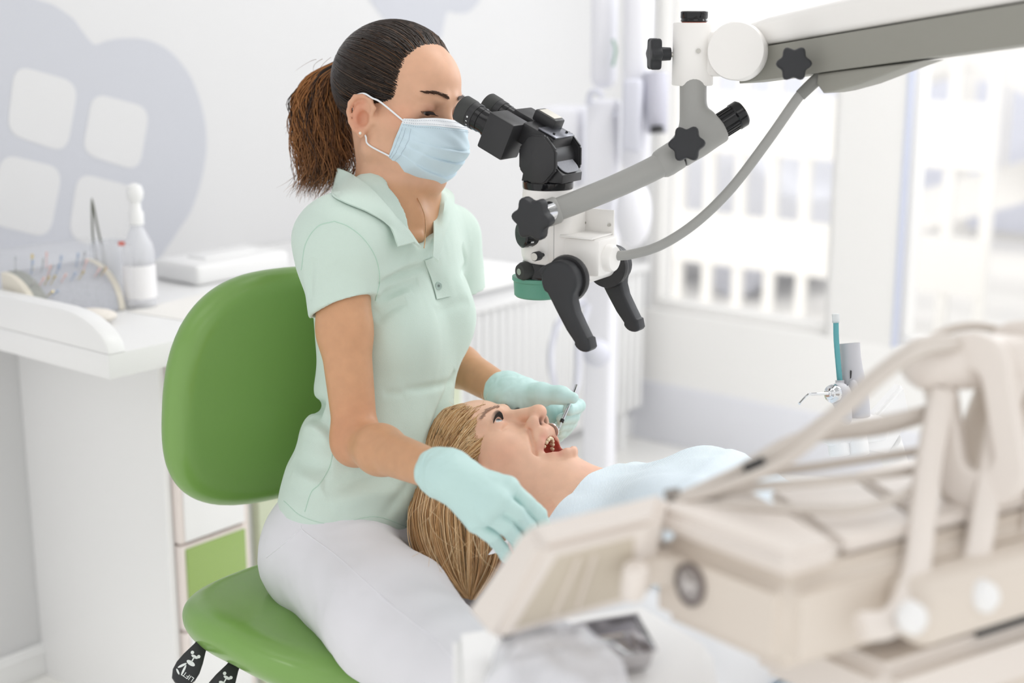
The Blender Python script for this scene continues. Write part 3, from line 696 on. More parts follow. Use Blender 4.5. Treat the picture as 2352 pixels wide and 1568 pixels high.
fe.cone(j0, e1, .0205, .0212, k=.004).half(e1, ed).half(j0, -ed, k=.001).cone(P(1592, 312, 1.89), P(1592, 165, 1.90), .0180, .0180, k=.020)
v, f = fe.mesh(np.minimum(j0, P(1592, 190, 1.9))-.05, np.maximum(e1, P(1592, 190, 1.9))+.05, .0022, 2); mesh('elbow', v, f, M_sgrey, sc, sharp=0)
MB().lathe([(.0195, 0), (.0195, .0015)], frame(j0-ed*.0015, z=ed), 32).build('joint_line', M_blkg, sc)
cp = MB().lathe([(.0150, 0), (.0165, .001), (.0165, .022), (.0185, .024), (.0185, .034), (.0165, .0365), (.005, .0368), (.0045, .033)], frame(e1-ed*.001, z=ed), 40).build('end_cap', M_blkg, sc)
for k in range(20): MB().box((.0012, .0014, .020), frame(e1+ed*.011, z=ed)@Matrix.Rotation(k*math.pi/10, 4, 'Z')@Matrix.Translation(Vector((.0167, 0, 0)))).build('grip_rib', M_blkg, cp)
vw = nrm(CC-P(1577, 330, 1.86))
star_knob(P(1577, 330, 1.845), nrm(vw+A3([-.25, 0, .1])), .0245, th=.007, stem=.012)
# white swivel block
VB = P(1592, 125, 1.90)
tb_ = MB().lathe([(.0265, -.0405), (.0275, -.039), (.0275, .040), (.0265, .0415)], Matrix.Translation(Vector(VB)), 40).build('swivel_block', M_swhite, sc)
MB().lathe([(.0165, .0415), (.0165, .0425)], Matrix.Translation(Vector(VB)), 32).build('red_ring', mat('red_orange_ring', (206, 110, 84)), tb_)
MB().lathe([(.0175, .0425), (.0180, .044), (.0172, .046), (.0182, .048), (.0182, .0555), (.0165, .0565)], Matrix.Translation(Vector(VB)), 36).build('top_cap', M_blkg, sc)
sq = P(1604, 117, 1.872); MB().cyl(sq-vw*.0, sq+vw*.0022, .0032, seg=16).build('screw', M_steel, tb_)
star_knob(P(1500, 124, 1.90), nrm(A3([-1, -.12, 0])), .0230, th=.0095, stem=.014, stem_r=.0085); MB().cyl(P(1530, 125, 1.9), P(1556, 126, 1.9), .0035, seg=14).build('knob_screw', M_steel, sc)
# beam
B0 = P(1760, 104, 1.865); B1 = P(2480, -17, 1.52); be = nrm(B1-B0); bN = nrm(np.cross(be, ZZ)); bN = bN if bN@CF > 0 else -bN; bU = nrm(np.cross(bN, be)); bU = bU if bU[2] > 0 else -bU
BL = np.linalg.norm(B1-B0)+.55
bmx = Matrix.Identity(4)
for i, a in enumerate((be, bU, bN)):
    for j in range(3): bmx[j][i] = a[j]
for j in range(3): bmx[j][3] = B0[j]
wm = bmx
MB().prism([(-.050, .001), (BL, .001), (BL, .052), (.10, .040), (.0, .036), (-.050, .030)], 0, .060, wm, .010, 3).build('beam_cover', M_swhite, sc)
MB().prism([(-.055, -.044), (BL, -.049), (BL, -.0005), (-.055, -.0005)], .003, .057, wm, .002, 2).build('beam_tray', M_sgrey2, sc)
bul = MB().prism([(.075, -.045), (.235, -.0475), (.19, -.056), (.14, -.066), (.10, -.0705), (.082, -.071), (.072, -.058)], .006, .054, wm, .006, 3).build('cable_fairing', M_sgrey2, sc)
mz = B0+be*(BL-.06)+bN*.03
MB().cyl(A3([mz[0], mz[1], .04]), mz+ZZ*.09, .035, seg=28).build('mast', M_swhite, sc)
MB().cyl(A3([mz[0], mz[1], 0]), A3([mz[0], mz[1], .045]), .24, .22, seg=36, bev=.008).build('mast_base', M_swhite, sc)
DC = P(1690, 117, 1.855); dz = -bN
MB().lathe([(.030, -.085), (.0375, -.083), (.038, -.002), (.0365, .0015), (.02, .0022), (.001, .0024)], frame(DC, z=nrm(dz*.35+vw*.9)), 56).build('pivot_drum', M_swhite, sc)
MB().box((.06, .045, .06), Matrix.Translation(Vector(P(1640, 122, 1.90))), .008).build('pivot_link', M_swhite, sc)
star_knob(P(1824, 146, 1.79), nrm(vw+A3([0.10, 0, .03])), .0225, th=.007, stem=.03)
cb_ = smooth_path([P(1896, 166, 1.825), P(1868, 190, 1.83), P(1835, 222, 1.835), P(1760, 328, 1.85), P(1680, 432, 1.865), P(1600, 510, 1.875), P(1520, 562, 1.88), P(1450, 584, 1.885), P(1398, 587, 1.888)], 8)
MB().tube(cb_, .0066, 14).build('light_cable', M_sgrey, sc)
MB().tube(smooth_path([P(1899, 163, 1.823), P(1868, 190, 1.83), P(1838, 219, 1.834)], 6), np.linspace(.0085, .0078, 13), 14).build('cable_sleeve', mat('dark_cable_sleeve', (130, 130, 126), .5), sc)
MB().cyl(P(1372, 584, 1.885), P(1402, 587, 1.888), .0062, seg=18).build('ferrule', M_chrome, sc)
# ================================================================== PEOPLE: shared head builder
from mathutils.bvhtree import BVHTree
class Loc:
    """adds primitives to a Field in a local frame (x right, y forward, z up)"""
    def __init__(s, field, M, O, sc=1.0): s.F = field; s.M = np.asarray(M); s.O = np.asarray(O); s.s = sc
    def p(s, q): return s.O+s.M@(np.asarray(q, float)*s.s)
    def pts(s, q): return s.O+(np.asarray(q, float)*s.s)@s.M.T
    def inv(s, w): return ((np.asarray(w)-s.O)@s.M)/s.s
    def ell(s, c, r, mode='u', k=.01, rot=None): s.F.ell(s.p(c), A3(r)*s.s, s.M if rot is None else s.M@rot, mode, k*s.s)
    def cone(s, a, b, r1, r2=None, mode='u', k=.01): s.F.cone(s.p(a), s.p(b), r1*s.s, (r1 if r2 is None else r2)*s.s, mode, k*s.s)
    def chain(s, pts, rad, mode='u', k=.01):
        rad = [rad]*len(pts) if np.isscalar(rad) else rad
        for i in range(len(pts)-1): s.cone(pts[i], pts[i+1], rad[i], rad[i+1], mode, k)
    def sym(s, kind, *a, **kw):
        for sx in (1, -1):
            b = [tuple(np.asarray(q, float)*A3([sx, 1, 1])) if (isinstance(q, tuple) and i < (2 if kind == 'cone' else 1)) else q for i, q in enumerate(a)]
            getattr(s, kind)(*b, **kw)
def rot_person(yaw, pitch, roll):
    F_ = A3([math.sin(yaw), -math.cos(yaw), 0]); R2 = A3([-math.cos(yaw), -math.sin(yaw), 0]); B = np.stack([R2, F_, ZZ], 1)
    return B@np.array(Matrix.Rotation(pitch, 3, 'X'))@np.array(Matrix.Rotation(roll, 3, 'Y'))
SKC = A3([0, -.018, .032]); SKR = A3([.0735, .094, .080])
def head_base(L, jaw=0.0, nose=1.0):
    """skull, face masses, nose; jaw = opening angle (deg)"""
    cj, sj = math.cos(R_(jaw)), math.sin(R_(jaw))
    def J(q):  # rotate about the jaw hinge
        y, z = q[1]-.004, q[2]+.022; return (q[0], .004+y*cj+z*sj, -.022-y*sj+z*cj)
    L.ell(SKC, SKR); L.ell((0, .032, .036), (.061, .056, .054), k=.02); L.ell((0, .034, -.022), (.055, .049, .056), k=.022)
    L.sym('ell', (.041, .047, -.021), (.023, .022, .020), k=.022)
    for sx in (1, -1):
        L.cone((sx*.050, .004, -.030), J((sx*.047, .006, -.066)), .018, .017, k=.02)
        L.cone(J((sx*.047, .006, -.066)), J((sx*.014, .070, -.096)), .019, .017, k=.022)
        L.cone((sx*.044, .030, -.030), J((sx*.032, .046, -.078)), .022, .020, k=.025)      # cheeks
    L.ell(J((0, .040, -.080)), (.036, .034, .022), k=.025)
    L.ell(J((0, .079, -.099)), (.019, .015, .015), k=.018)
    L.ell((0, .070, -.058), (.029, .024, .022), k=.02)
    L.sym('ell', (.033, .093, .001), (.019, .017, .0125), mode='s', k=.016)
    L.sym('cone', (.010, .086, .0185), (.042, .070, .019), .0075, .0065, k=.014)
    L.cone((0, .083, .006), (0, .103+.004*(nose-1)/.2, -.035), .0075, .0090*nose, k=.012)
    L.ell((0, .1065+.004*(nose-1)/.2, -.0405), (.0108*nose, .0105*nose, .0095*nose), k=.007); L.sym('ell', (.0125*nose, .0945, -.0445), (.0082*nose, .0118*nose, .0082*nose), k=.006)
    L.sym('ell', (.0072*nose, .0990, -.0530-.001*(nose-1)/.2), (.0036*nose, .0095*nose, .0068*nose), mode='s', k=.0025)
    return J
def eye_lids(L, sx, zc, half_h, look=0.0):
    """lid bulge around the eyeball and the opening slit (lens shaped)"""
    c = (sx*.0315, .0705, .000)
    L.ell(c, (.0155, .0138, .0138), k=.006)
    L.ell((sx*.0315, .0855, zc), (.0148, .0100, half_h), mode='s', k=.0018)
def ear(L, sx):
    def E(y, z, o=0): y *= 1.08; z *= .88; return (sx*(.0735+.0045+.28*(-y)+o), .003+y, -.024+z)
    L.ell(E(-.004, .002, -.005), (.0085, .0165, .028), k=.006)
    L.ell((sx*.0735, -.008, -.016), (.011, .013, .019), k=.008)
    hx = [(.011, .004), (.013, .016), (.007, .0275), (-.004, .0325), (-.015, .029), (-.0205, .018), (-.0215, .004), (-.0175, -.011), (-.009, -.023)]
    L.chain([E(y, z, .003) for y, z in hx], [.0028, .0034, .0036, .0038, .0040, .0040, .0036, .0034, .0045], k=.003)
    L.ell(E(-.0015, -.0265, .001), (.0040, .0075, .0085), k=.005)
    L.chain([E(.001, .020, .002), E(-.009, .014, .003), E(-.0125, .002, .003), E(-.008, -.012, .003)], [.0028, .003, .003, .0032], k=.004)
    L.ell(E(.000, -.003, .0035), (.0085, .0085, .0115), mode='s', k=.003)
    L.chain([E(.001, .026, .0055), E(-.009, .0225, .006), E(-.0165, .012, .006), E(-.0170, .000, .006)], .0016, mode='s', k=.003)
    L.ell(E(.0115, -.004, -.001), (.0035, .0045, .0065), k=.004)
def sphere_dir(L, w):
    q = (L.inv(w)-SKC)/SKR; return q/np.linalg.norm(q, axis=-1, keepdims=True)
def cast_skull(L, x, y, infl=0.004):
    """pixel ray against the (inflated) skull ellipsoid -> local unit direction"""
    r = ray(x, y); o = (L.inv(CC)-SKC)/(SKR+infl); d = (r@L.M/L.s)/(SKR+infl); a, b, c = d@d, 2*o@d, o@o-1; disc = b*b-4*a*c
    t = (-b-math.sqrt(disc))/(2*a) if disc > 0 else -b/(2*a)
    q = o+t*d; return q/np.linalg.norm(q)
def slerp(a, b, t):
    w = math.acos(max(-1, min(1, float(a@b)))); t = np.asarray(t)[:, None]
    return (np.sin((1-t)*w)*a+np.sin(t*w)*b)/max(math.sin(w), 1e-6)
class Strands:
    """many tapered strands joined in ONE hair mesh with per-strand colour"""
    def __init__(s, seg=4): s.V = []; s.Fc = []; s.C = []; s.n = 0; s.seg = seg
    def add(s, pts, r0, r1, c0, c1=None):
        p = np.asarray(pts, float); n = len(p); t = np.gradient(p, axis=0); t /= np.linalg.norm(t, axis=1)[:, None]+1e-12
        u = np.cross(t, A3([.31, .52, .79])); u /= np.linalg.norm(u, axis=1)[:, None]+1e-9; w = np.cross(t, u); q = np.linspace(0, 1, n)
        rad = (r0*(1-q)+r1*q)*np.minimum(1, 6*(1-q)+.15)
        a = 2*math.pi*np.arange(s.seg)/s.seg
        v = p[:, None]+rad[:, None, None]*(np.cos(a)[None, :, None]*u[:, None]+np.sin(a)[None, :, None]*w[:, None])
        i = np.arange(n-1)[:, None]*s.seg; k = np.arange(s.seg)[None]; j = (k+1) % s.seg
        s.Fc.append(np.stack([i+k, i+j, i+s.seg+j, i+s.seg+k], -1).reshape(-1, 4)+s.n)
        c1 = c0 if c1 is None else c1
        col = A3(c0)[None]*(1-q[:, None])+A3(c1)[None]*q[:, None]; s.C.append(np.repeat(col, s.seg, 0)); s.V.append(v.reshape(-1, 3)); s.n += n*s.seg
    def build(s, name, material, parent): return mesh(name, np.concatenate(s.V), np.concatenate(s.Fc), material, parent, sharp=0, colors=np.concatenate(s.C))
def L3(c): return A3(lin(c)[:3])
def bvh_of(v, f): return BVHTree.FromPolygons([tuple(q) for q in v], [tuple(int(i) for i in q) for q in f])
def drop(bvh, x, y, off=0.0):
    """pixel ray onto a mesh -> (point, normal)"""
    loc, n, i, d = bvh.ray_cast(Vector(CC), Vector(ray(x, y)).normalized())
    if loc is None: return None
    n = A3(n[:]); n = n if n@(CC-A3(loc[:])) > 0 else -n
    return A3(loc[:])+n*off, n
def ribbon(rows, thick, name, material, parent, closed=False):
    """grid of 3d points (rows x cols) -> thin two-sided sheet"""
    g = np.asarray(rows, float); nr, nc = g.shape[:2]
    du = np.gradient(g, axis=0); dv = np.gradient(g, axis=1); n = np.cross(du, dv); n /= np.linalg.norm(n, axis=2, keepdims=True)+1e-12
    v = np.concatenate([(g+n*thick/2).reshape(-1, 3), (g-n*thick/2).reshape(-1, 3)]); N = nr*nc; f = []
    I = lambda r, c: r*nc+c
    for r in range(nr-1):
        for c in range(nc-1):
            a, b, d, e = I(r, c), I(r, c+1), I(r+1, c+1), I(r+1, c); f += [(a, b, d, e), (N+e, N+d, N+b, N+a)]
    for c in range(nc-1): f += [(I(0, c), N+I(0, c), N+I(0, c+1), I(0, c+1)), (I(nr-1, c+1), N+I(nr-1, c+1), N+I(nr-1, c), I(nr-1, c))]
    for r in range(nr-1): f += [(I(r+1, 0), N+I(r+1, 0), N+I(r, 0), I(r, 0)), (I(r, nc-1), N+I(r, nc-1), N+I(r+1, nc-1), I(r+1, nc-1))]
    return mesh(name, v, np.array(f), material, parent, sharp=60)
M_skin = mat('skin_warm', attr='Col', rough=.45, spec=.4, sss=.12, bump=.12, bscale=700, bdist=.0006, mottle=.06, mscale=60)
M_hair = mat('hair_strands', attr='Col', rough=.38, spec=.45)
M_eye = mat('eye_white', attr='Col', rough=.08, spec=.6)
M_lash = mat('lash_black', (26, 20, 18), rough=.5)
def eyeball(name, L, sx, gaze, parent, iris):
    """gaze = local direction of the pupil"""
    c = L.p((sx*.0315, .0705, 0)); r = .0122*L.s
    b = MB().ball((0, 0, 0), 1, 28); v = np.concatenate(b.v); g = nrm(L.M@nrm(gaze)); m = frame((0, 0, 0), z=g); v = v@np.array(m)[:3, :3].T
    d = v@g; col = np.where((d > .875)[:, None], A3(iris)[None], L3((232, 226, 222))[None]); col = np.where((d > .972)[:, None], A3([.004, .004, .004])[None], col)
    return mesh(name, c+v*r, b.f, M_eye, parent, sharp=0, colors=col)
# ================================================================== DENTIST
DY = R_(53); dM = rot_person(DY, R_(-5), R_(-8)); dO = P(921, 240, 2.05)
dn = thing('person', 'seated dentist in mint polo shirt and face mask looking into the microscope', 'person', A3([P(770, 1300, 2.02)[0], P(770, 1300, 2.02)[1], .0]))
def yb(deg): a = R_(deg); return np.stack([A3([-math.cos(a), -math.sin(a), 0]), A3([math.sin(a), -math.cos(a), 0]), ZZ], 1)
RS = P(782, 552, 1.94); LS = P(1030, 545, 2.17); RE = P(818, 1012, 1.90); RW = P(1020, 1087, 1.69); LE = P(985, 800, 2.26); LW = P(1172, 908, 2.07)
NB = P(905, 470, 2.085)
# ---- body (skin): one surface
fb = Field(); L = Loc(fb, dM, dO, .98)
head_base(L)
for sx in (1, -1): eye_lids(L, sx, -.0052, .0030)
ear(L, 1); ear(L, -1)
L.cone((0, -.024, -.050), L.inv(NB), .046, .048, k=.03)
fb.cone(L.p((.030, -.02, -.07)), P(955, 500, 2.0), .014, .010, k=.02)         # sternomastoid, near
fb.cone(NB, RS, .046, .040, k=.04).cone(NB, LS, .046, .040, k=.04)
CHC = P(893, 650, 2.065); cB = yb(57)
fb.ell(CHC+A3([.006, 0, 0]), (.112, .078, .150), cB, k=.04)
fb.ell(P(878, 930, 2.045), (.085, .066, .20), yb(63), k=.05)
fb.cone(P(965, 545, 1.985), P(880, 548, 1.955), .006, .006, k=.012)        # collar bone
fb.chain([RS, RS*.55+RE*.45+cB[:, 0]*.006, RE], [.044, .0345, .0290], k=.02)
fb.ell(RE+A3([-.004, .010, -.004]), (.022, .024, .026), k=.025)
fb.chain([RE, RE*.70+RW*.30, RW, RW+(RW-RE)*.10], [.0280, .0298, .0228, .0215], k=.02)
fb.chain([LS, LE, LE*.6+LW*.4, LW, LW+(LW-LE)*.08], [.042, .030, .031, .0225, .021], k=.015)
v, f = fb.mesh(np.minimum.reduce([RS, LS, RE, RW, LW, P(860, 1000, 2.0)])-.16, np.maximum.reduce([dO, LS, LE, LW])+.15, .0025, 1)
q = L.inv(v); base = L3((208, 159, 122)); col = np.tile(base, (len(v), 1))
def tint(c, w): 
    global col; col = col*(1-w[:, None])+L3(c)[None]*w[:, None]
inhead = ss(-.12, -.10, q[:, 2])
tint((222, 176, 148), inhead*.8)
def blob(c, r): return np.exp(-(((q-A3(c))/A3(r))**2).sum(1))
tint((214, 134, 108), .45*blob((.05, .05, -.02), (.02, .02, .018))); tint((206, 118, 92), .55*blob((.083, -.004, -.022), (.012, .014, .03)))
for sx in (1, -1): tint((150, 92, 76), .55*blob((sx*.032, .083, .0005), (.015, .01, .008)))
jd = (v-RE); tint((206, 120, 92), .35*np.exp(-((jd/.045)**2).sum(1)))
mesh('body', v, f, M_skin, dn, sharp=0, colors=col)
eyeball('eye', L, 1, (0, .86, -.5), dn, L3((52, 36, 26))); eyeball('eye', L, -1, (0, .86, -.5), dn, L3((52, 36, 26)))
# lashes and brows
random.seed(11); rs = np.random.RandomState(4)
for sx in (1, -1):
    S = Strands(3)
    for k in range(26):
        t = k/25.; x = -.0135+.027*t; y0 = .0705+math.sqrt(max(0, .0140**2-x*x*.80)); z0 = -.0035+.0012*(1-(2*t-1)**2)
        a = L.pts([(sx*(.0315+x), y0, z0), (sx*(.0315+x*1.12), y0+.004, z0-.003), (sx*(.0315+x*1.25), y0+.0075, z0-.0035)]); S.add(smooth_path(a, 3), .00055, .00015, (.008, .005, .004))
    S.build('eyelashes', M_lash, dn)
    S = Strands(3)
    for k in range(200):
        t = rs.rand(); x = .009+.036*t; z = .0205+.0065*math.sin(min(1, t*1.25)*1.9)-.004*t+rs.randn()*.0013*(1-.7*t); y = .0965-.40*max(0, x-.010)-.3*max(0, x-.03)
        a = L.pts([(sx*x, y, z), (sx*(x+.004), y-.0016+.0003, z+.001), (sx*(x+.008), y-.0036, z+.0012)])
        S.add(a, .00058, .00025, L3((72, 48, 34)))
    S.build('eyebrow', M_hair, dn)
MB().ball(L.p((.0835, .0035, -.0475)), .0022, 12).build('earring', mat('pearl', (246, 240, 226), .2), dn)
# ---- hair: cap + combed strands + ponytail
PB = sphere_dir(L, P(812, 168, 2.10)); PB = nrm(A3([0.05, -1, .22])) if False else nrm(A3([.02, -.965, .26]))
hl_px = [(1056, 116), (1032, 118), (1005, 124), (978, 138), (964, 160), (960, 188), (952, 212), (936, 236), (920, 262), (900, 250), (878, 242), (848, 238)]
near = [cast_skull(L, *q) for q in hl_px]
near = [nrm(n) for n in near]+[nrm(A3([.99, -.22, -.42])), nrm(A3([.92, -.38, -.78])), nrm(A3([.55, -.62, -1.0])), nrm(A3([0, -.75, -1.05]))]
mid = nrm(A3([0, near[0][1]*1.0, near[0][2]])); near[0] = near[0]
e1_ = nrm(np.cross(PB, A3([1, 0, 0]))); e1_ = e1_ if e1_[2] > 0 else -e1_; e2_ = nrm(np.cross(PB, e1_)); e2_ = e2_ if e2_[0] > 0 else -e2_
def polar(d): th = np.arccos(np.clip(d@PB, -1, 1)); return th, np.arctan2(d@e2_, d@e1_)
ct = sorted([(polar(n)[1], polar(n)[0]) for n in near if polar(n)[1] > .02])
ph_c = np.array([-c[0] for c in ct][::-1]+[c[0] for c in ct]); th_c = np.array([c[1] for c in ct][::-1]+[c[1] for c in ct])
ph_c = np.concatenate([[ph_c[-1]-2*math.pi], ph_c, [ph_c[0]+2*math.pi]]); th_c = np.concatenate([[th_c[-1]], th_c, [th_c[0]]])
def thmax(ph): return np.interp(ph, ph_c, th_c)
def pol2dir(ph, th): return np.cos(th)[..., None]*PB+np.sin(th)[..., None]*(np.cos(ph)[..., None]*e1_+np.sin(ph)[..., None]*e2_)
def hair_pt(ph, th, off): d = pol2dir(ph, th); return L.pts(SKC+d*(SKR+np.asarray(off)[..., None]))
phs = np.linspace(-math.pi, math.pi, 97); us = np.linspace(0.02, 1, 40)
PHg, Ug = np.meshgrid(phs, us, indexing='ij'); THg = thmax(PHg)*Ug
OFF = .0085*np.minimum(1, (1-Ug)*5+.02)+.0006*np.sin(PHg*70+Ug*3)*np.minimum(1, (1-Ug)*6)-.002
G = hair_pt(PHg, THg, OFF); nI, nJ = G.shape[:2]
ff = np.array([(i*nJ+j, i*nJ+j+1, (i+1)*nJ+j+1, (i+1)*nJ+j) for i in range(nI-1) for j in range(nJ-1)])
hc = np.tile(L3((38, 29, 24)), (nI*nJ, 1)); hair = mesh('hair', G.reshape(-1, 3), ff, M_hair, dn, sharp=0, colors=hc)
S = Strands(3)
for k in range(3000):
    ph = rs.uniform(-math.pi, math.pi); u0 = 1.0-abs(rs.randn())*.25 if rs.rand() < .75 else rs.uniform(.3, 1); u0 = min(max(u0, .25), 1.03+.02*rs.randn()); n = 12
    u = np.linspace(u0, .06, n); phv = ph+.10*rs.randn()*(1-np.linspace(0, 1, n))*0+.05*np.sin(np.linspace(0, 3, n)+rs.rand()*6)*np.linspace(1, 0, n)*rs.rand()
    off = .0075*np.minimum(1, (1-u)*5+.04)+rs.uniform(-.0003, .0016)*np.minimum(1, (1-u)*8)
    b = rs.rand(); c0 = L3((92, 66, 46)) if (u0 > .93 and b < .6) else (L3((48, 36, 28)) if b < .7 else L3((24, 19, 17))); c1 = L3((34, 27, 23)) if b < .5 else L3((52, 38, 28))
    S.add(hair_pt(phv, thmax(phv)*u, off), .00035+.0006*rs.rand(), .0008, c0, c1)
S.build('combed_strands', M_hair, hair)
pb = hair_pt(np.array([0.]), np.array([0.02]), np.array([.004]))[0]
MB().lathe([(.012, -.008), (.016, -.004), (.016, .004), (.012, .008)], frame(pb+L.M@A3([0, -.006, .001]), z=L.M@A3([0, -1, .1])), 20).build('hair_tie', mat('dark_hair_tie', (40, 34, 32), .6), hair)
S = Strands(4); q0 = pb
cl = [q0, P(750, 176, 2.13), P(732, 240, 2.13), P(742, 315, 2.12), P(752, 385, 2.115), P(728, 452, 2.12)]
cw = [.010, .024, .034, .038, .036, .022]
bx1 = nrm(L.M[:, 0]); bx2 = A3([.75, .6, 0])
for k in range(1500):
    a = rs.uniform(0, 2*math.pi); rr = math.sqrt(rs.rand()); end = rs.choice([.62, .75, .85, .95, 1.0], p=[.12, .2, .25, .23, .2])
    side = math.cos(a)*rr
    if side > .35 and rs.rand() < .55: end = min(end, .78)
    wv = rs.uniform(.003, .009); wf = rs.uniform(7, 13); wp = rs.rand()*6.28; pts = []
    cs = smooth_path(cl, 6); ws = np.interp(np.linspace(0, 1, len(cs)), np.linspace(0, 1, len(cl)), cw); n = max(8, int(len(cs)*end)); spread = rs.normal(0, .010, 3)*A3([1, 1, .4])
    for i in range(n):
        t = i/(len(cs)-1.); w = ws[i]
        lat = A3([1., 0, 0]); dep = A3([0, 1., 0])
        o = cs[i]+lat*(math.cos(a)*rr*w*1.15+wv*math.sin(wf*t*1.6+wp)*min(1, 3*t))+dep*(math.sin(a)*rr*w*.9)+spread*(t**2)*1.2
        o = o+lat*(.022*max(0, math.cos(a))*rr*max(0, t-.45)) 
        pts.append(o)
    pts = np.array(pts)
    if rs.rand() < .5: # curl the end
        m = min(6, n-2); cu = np.linspace(0, 1, m)**2; pts[-m:] += (A3([-.018 if rs.rand() < .65 else .012, 0, .010])*rs.rand())*cu[:, None]
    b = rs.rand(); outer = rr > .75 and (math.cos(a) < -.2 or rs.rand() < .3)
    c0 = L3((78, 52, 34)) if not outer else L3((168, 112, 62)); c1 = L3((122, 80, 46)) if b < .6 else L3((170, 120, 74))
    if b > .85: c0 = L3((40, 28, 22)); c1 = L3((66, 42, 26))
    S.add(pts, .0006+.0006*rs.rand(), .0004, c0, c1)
for k in range(40):   # flyaways
    s0 = cl[rs.randint(1, 5)]+rs.normal(0, .018, 3); d = nrm(A3([-1.0 if rs.rand() < .75 else .5, rs.randn()*.4, rs.uniform(-.9, .3)])); Ln = rs.uniform(.015, .05)
    t = np.linspace(0, 1, 8)[:, None]; S.add(s0+d*Ln*t+A3([0, 0, -.012])*t**2+nrm(rs.randn(3))*.006*np.sin(t*4), .00035, .00015, L3((110, 72, 40)))
S.build('ponytail', M_hair, hair)
# ---- face mask
M_mask = mat('blue_mask_fabric', (206, 226, 236), rough=.75, bump=.25, bscale=900, bdist=.0005)
M_maskw = mat('white_mask_band', (238, 242, 246), rough=.7)
def mask_pt(al, v):
    """al in [-1,1] across, v in [0,1] down"""
    a = abs(al); z_mid = np.interp(v, [0, .10, .35, .6, .85, 1], [-.010, -.019, -.045, -.070, -.102, -.117])
    z_side = np.interp(v, [0, .35, .75, 1], [-.0175, -.040, -.062, -.074])
    w = ss(.35, 1.0, a)*(1-v)+(.25*ss(.35, 1, a)+.75*a)*v; z = z_mid*(1-w)+z_side*w
    b = np.interp(v, [0, .12, .38, .55, .8, 1], [.0985, .109, .121, .115, .095, .066])
    bs = np.interp(v, [0, .5, 1], [.060, .050, .040]); y = b*(1-w*.0)*math.cos(a*1.12)+.012*(1-math.cos(a*1.12)); y = b-(b-bs)*(a**2.0)
    x = np.sign(al)*np.interp(a, [0, .25, .6, 1], [0, .019, .045, np.interp(v, [0, .5, 1], [.0615, .0625, .0585])])
    pl = 0
    for v0 in (.40, .58, .76): pl += .0046*np.clip((v-v0)/.02, 0, 1)*np.clip(1-(v-v0-.02)/.16, 0, 1)
    return (x, y+pl*(1-a**2)+.0015, z-.2*pl*(1-a*a))
AL = np.linspace(-1, 1, 61); VV = np.unique(np.concatenate([np.linspace(0, 1, 46), [.405, .415, .42, .585, .595, .6, .765, .775, .78]]))
def mpt(al, v, off=0):
    x, y, z = mask_pt(al, v); q_ = A3([x, y, z]); n_ = nrm(A3([x, (y-.02)*1.1, (z+.055)*.6])); 
    wr_ = .0016*math.sin(al*9+v*11)*math.sin(v*17+al*3)*(abs(al) < 1)+.0012*math.sin(al*23-v*8)*ss(.45, .9, abs(al)); return L.p(q_+n_*(off+.002+wr_*(1-.85*v**3)))
g = [[mpt(al, v_) for al in AL] for v_ in VV]
mk_ = ribbon(g, .0010, 'face_mask', M_mask, dn)
g = [[mpt(al, v_, .0008) for al in AL] for v_ in np.linspace(0, .115, 7)]; ribbon(g, .0008, 'nose_band', M_maskw, mk_)
M_stitch = mat('stitch_grey', (176, 186, 198), .7)
st_ = MB()
for v_ in (.035, .09, .145):
    for al in np.linspace(-.96, .96, 58): q_ = mpt(al, v_, .0017); q2 = mpt(al+.014, v_, .0017); st_.cyl(q_, q2, .00035, seg=4)
for s_ in (-1, 1):
    for al in (.86, .93, .97):
        for v_ in np.linspace(.2, .97, 40): st_.cyl(mpt(s_*al, v_, .0009), mpt(s_*al, v_+.009, .0009), .00035, seg=4)
st_.build('stitching', M_stitch, mk_)
for s_ in (1, -1):
    MB().tube(smooth_path([mpt(s_*.985, .06, .001), L.p((s_*.078, .030, .0)), L.p((s_*.0805, .015, .004)), L.p((s_*.083, .000, .0085)), L.p((s_*.080, -.018, .004))], 6), .0013, 8).build('ear_loop', M_maskw, mk_)
    MB().tube(smooth_path([mpt(s_*.985, .96, .001), L.p((s_*.072, .012, -.062)), L.p((s_*.077, .008, -.050)), L.p((s_*.0785, -.010, -.036)), L.p((s_*.079, -.020, -.015))], 6), .0013, 8).build('ear_loop', M_maskw, mk_)
# ---- polo shirt
M_polo = mat('mint_pique', (205, 223, 213), rough=.85, sheen=.2)
nt = M_polo.node_tree; tcn = nt.nodes.new('ShaderNodeTexCoord'); vo = nt.nodes.new('ShaderNodeTexVoronoi'); vo.inputs['Scale'].default_value = 900
nt.links.new(tcn.outputs['Object'], vo.inputs['Vector']); bpn = nt.nodes.new('ShaderNodeBump'); bpn.inputs['Strength'].default_value = .35; bpn.inputs['Distance'].default_value = .0005
nt.links.new(vo.outputs['Distance'], bpn.inputs['Height']); nt.links.new(bpn.outputs['Normal'], nt.nodes['Principled BSDF'].inputs['Normal'])
fs = Field()
fs.ell(CHC, (.132, .094, .160), cB, k=.05)
tR, tF = cB[:, 0], cB[:, 1]
BU = P(893, 735, 2.065)
fs.ell(BU+tR*.055+tF*.062, (.054, .048, .058), cB, k=.035).ell(BU-tR*.050+tF*.062, (.050, .046, .058), cB, k=.035)
fs.ell(P(890, 870, 2.05), (.110, .090, .130), yb(60), k=.045)
fs.ell(P(862, 1020, 2.045), (.122, .098, .110), yb(66), k=.045)
fs.ell(P(822, 1150, 2.04), (.140, .106, .105), yb(72), k=.045)
fs.cone(NB+ZZ*-.01, RS+A3([0, 0, -.004]), .048, .046, k=.05).cone(NB+ZZ*-.01, LS, .048, .046, k=.05)
fs.cone(P(880, 560, 2.0), RS, .06, .050, k=.04)
SD = nrm(RE-RS)
